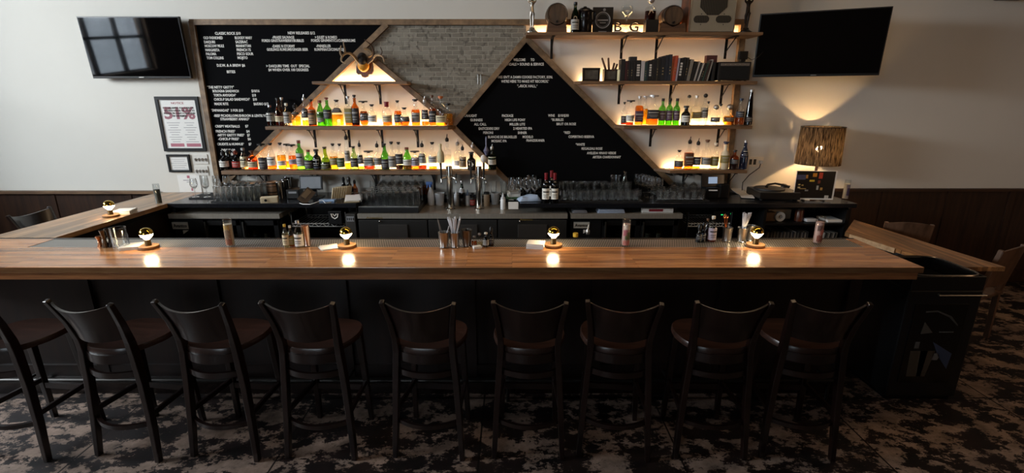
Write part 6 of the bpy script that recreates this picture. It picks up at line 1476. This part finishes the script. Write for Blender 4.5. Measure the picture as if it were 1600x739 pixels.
for i, q in enumerate(BK):
    u0, u1, vt, c, lean, wr = q[:6]; dy = q[6] if len(q) > 6 else 0
    Y = 5.275 + dy
    x0, x1 = bsx(940 + u0 / 5.685, Y), bsx(940 + u1 / 5.685, Y); zt = onY(940 + u0 / 5.685, 80 + vt / 5.685, Y).z; h = zt - ZBK; wd = max(.012, x1 - x0 - .002)
    t = thing('book', '%s book, %s in the row from the cigar box' % ({0: 'dark', 1: 'dark', 2: 'black, boldly lettered'}[wr] if int(c[1:3], 16) < 100 else ('orange-red' if c == '#b04a2e' else 'pale'), nth(i + 1)), 'book', (x0, Y, ZBK), 0, 'books on the upper shelf')
    th = radians(lean)
    hh = h / cos(th) - (wd * math.tan(th) if lean else 0)
    dep = .065 if dy else (.09 if (238 <= u0 < 300 or u0 > 900) else .12 + .018 * ((i * 7) % 3))
    cover = MB().box((wd / 2, dep / 2, hh / 2), (wd, dep, hh), bev=min(.002, wd * .2)).build('cover', mat('cloth_' + c.strip('#'), c, .6), t, smooth=False)
    MB().box((wd / 2, dep / 2 + .004, hh / 2), (wd * .8, dep, hh + .002 - .004)).build('pages', CREAM, t, smooth=False)
    if wr:
        g = MB(); n = 3 if wr == 1 else 5
        for k in range(n): g.box((wd / 2, -.0006, hh * (.28 + .12 * k)), (wd * (.35 if wr == 1 else .6), .001, hh * (.05 if wr == 1 else .085)))
        g.build('spine_print', wordy if wr == 2 else mat('spine_tan', '#8f7d5a', .6), t, smooth=False)
    t.rotation_euler.y = th
    if lean: t.location.z = ZBK + .0005
a, b = onY(1124, 96.5, 5.27), onY(1171.5, 124, 5.27); aw_, ah_ = b.x - a.x, a.z - ZBK
am = thing('guitar_amplifier', 'small black practice amplifier with silver panel at the shelf end', 'amplifier', ((a.x + b.x) / 2, 5.27, ZBK))
MB().box((0, .08, ah_ / 2 + .004), (aw_, .15, ah_ - .008), bev=.006).build('cabinet', mat('amp_vinyl', '#17120f', .6), am, smooth=False)
MB().box((0, .003, ah_ * .43), (aw_ * .88, .006, ah_ * .66)).build('grille_cloth', mat('grille_black', '#070707', .9), am, smooth=False)
MB().box((0, .002, ah_ * .86), (aw_ * .88, .006, ah_ * .13)).build('control_panel', mat('panel_silver', '#8f8a86', .35, .6), am, smooth=False)
for k in range(5): MB().lathe([(.006, 0), (.005, .01)], 10, Matrix.Translation((-aw_ * .3 + k * aw_ * .15, 0, ah_ * .86)) @ Matrix.Rotation(pi / 2, 4, 'X')).build('knob', STEEL, am)
for s in (-1, 1): MB().lathe([(.012, 0), (.012, .006)], 10, Matrix.Translation((s * aw_ * .4, .03, 0))).build('foot', BLKRUB, am)
a, b = onY(1155.5, 80, 5.28), onY(1167, 93.5, 5.28)
sw = thing('black_sensor_box', 'small black box standing on the practice amplifier', 'box', ((a.x + b.x) / 2, 5.29, ZBK + ah_))
MB().box((0, 0, .012), (.045, .05, .02)).build('foot', BLKPL, sw, smooth=False); MB().box((0, 0, .022 + (a.z - ZBK - ah_ - .022) / 2), (b.x - a.x, .05, a.z - ZBK - ah_ - .022), bev=.004).build('box_body', BLKPL, sw, smooth=False)
cab = MB().tube([(0, 0, 0), (.06, .01, -.03), (.12, .01, .0), (.17, .02, .05)], .003, 6).build('thin_cable', BLKPL, loc=(b.x, 5.29, b.z + .03)); tag(cab, 'thin black cable running from the small black box to the television', 'cable')

# ------------------------------------------------------------------ right end: bins, picture cabinet, chairs, wall speaker
def onrim(x, y, z): q = onZ(x, y, z); return q.x, q.y
kc = thing('picture_cabinet', 'low black cabinet with a dark drinks picture beside the bar end', 'cabinet', (2.93, 3.30, 0))
MB().box((0, 0, .44), (.50, .44, .82), bev=.01).build('cabinet_body', BLKPL, kc, smooth=False)
MB().box((0, 0, .015), (.46, .40, .03)).build('plinth', BLACK, kc, smooth=False)
g = MB()
for s in (-1, 1): g.box((s * .24, 0, .90), (.012, .44, .10)); g.box((0, s * .214, .90), (.48, .012, .10))
g.build('tray_wall', BLKPL, kc, bev=.004, smooth=False)
pts = [(.245 * (abs(cos(a)) ** .4) * (1 if cos(a) > 0 else -1), .215 * (abs(sin(a)) ** .4) * (1 if sin(a) > 0 else -1), .952) for a in [2 * pi * (i + .5) / 40 for i in range(40)]]
MB().tube(pts, .006, 6, closed=True).build('rim', mat('rim_metal', '#7a736c', .25, .8), kc)
MB().tube([(-.06, -.235, .82), (.262, -.235, .82)], .006, 8).build('towel_rail', STEEL, kc)
for x in (-.05, .25): MB().tube([(x, -.235, .82), (x, -.215, .82)], .006, 8).build('rail_bracket', STEEL, kc)
pcx = MB().box((-.01, -.222, .45), (.36, .006, .60)).build('picture', mat('picture_black', '#0a0908', .25), kc, smooth=False)
def pic(name, poly, m): MB().wallprism([(x - .01, z) for x, z in poly], -.2268, -.2245).build(name, m, pcx, smooth=False)
pic('poured_arc', [(-.10, .70), (-.02, .705), (.08, .665), (.14, .60), (.14, .59), (.07, .655), (-.02, .695), (-.10, .69)], mat('pic_silver', '#45423e', .4))
pic('pictured_tin', [(-.13, .20), (.0, .20), (.03, .40), (-.14, .40)], mat('pic_tin', '#453b30', .4))
pic('pictured_shade', [(-.06, .20), (-.03, .20), (-.02, .40), (-.07, .40)], mat('pic_dark', '#2a211a', .5))
pic('pictured_napkin', [(.0, .47), (.15, .38), (.14, .26), (.06, .36)], mat('pic_blue', '#333c50', .5))
pic('pictured_card', [(-.09, .62), (-.02, .54), (-.10, .53)], mat('pic_beige', '#48423a', .5))
pic('pictured_cap', [(-.12, .42), (-.09, .42), (-.09, .47), (-.12, .47)], mat('pic_cap', '#55524e', .4))
pic('pictured_knob', [(.02, .33), (.06, .33), (.07, .36), (.05, .385), (.02, .38)], mat('pic_knob', '#6a6662', .3))
g = MB()
for k in range(9): g.box((.03 + .011 * k - .01, -.2262, .545), (.007, .002, .008))
g.build('picture_lettering', mat('pic_letters', '#55524e', .5), pcx, smooth=False)
bin_('waste_bin', 'square black waste bin standing behind the picture cabinet', (3.21, 3.96), .16, .16, .80, RIMG, 5)
def wood_chair(label, loc, rz):
    t = thing('wooden_chair', label, 'chair', loc, rz, 'wooden side chairs')
    CW = wood('chair_brown_wood', '#3d2a1e', '#6e5240', .35, grain=(14, 14, 3))
    for sx in (-1, 1):
        MB().sweep([(sx * .19, -.20, 0), (sx * .185, -.19, .44), (sx * .19, -.27, .90)], [.035, .04, .03], [.035, .04, .03], up=(0, 1, 0)).build('rear_leg', CW, t, smooth=False)
        MB().sweep([(sx * .19, .20, 0), (sx * .185, .19, .43)], [.035, .04], [.035, .04], up=(0, 1, 0)).build('front_leg', CW, t, smooth=False)
    MB().box((0, 0, .445), (.43, .44, .03), bev=.008).build('seat', CW, t, smooth=False)
    vs, fs = [], []; n = 12
    for k in (0, .016):
        for z in (.56, .92):
            for i in range(n): u = 2 * i / (n - 1) - 1; vs.append((.20 * u, -.215 - .07 * (z - .5) / .4 - .035 * (1 - u * u) + k, z - (.03 * u * u if z > .8 else 0)))
    for i in range(n - 1):
        fs += [(i, i + 1, n + i + 1, n + i), (2 * n + i, 3 * n + i, 3 * n + i + 1, 2 * n + i + 1), (n + i, n + i + 1, 3 * n + i + 1, 3 * n + i), (i, 2 * n + i, 2 * n + i + 1, i + 1)]
    fs += [(0, n, 3 * n, 2 * n), (n - 1, 3 * n - 1, 4 * n - 1, 2 * n - 1)]
    MB().faces(vs, fs).build('backrest', CW, t)
    for z in (.22,): MB().box((0, .19, z), (.36, .02, .03)).build('stretcher', CW, t, smooth=False)
    return t
q = onY(1432, 343, 4.75)
wood_chair('brown wooden chair with curved back behind the side counter', (q.x, 4.98, q.z - .92 + .0), radians(-18)).location.z = 0
wc = wood_chair('brown wooden chair beyond the near end of the side counter', (4.06, 4.15, 0), radians(25))
ws = thing('wall_speaker', 'small dark wall speaker high above the wainscot', 'speaker', (5.05, WY, 3.14))
MB().box((0, -.09, 0), (.26, .16, .17), bev=.02).build('speaker_case', BLKPL, ws, smooth=False); MB().box((0, -.172, 0), (.22, .006, .13)).build('grille', mat('grille_black', '#070707', .9), ws, smooth=False); MB().box((0, -.008, 0), (.08, .016, .10)).build('bracket', IRON, ws, smooth=False)
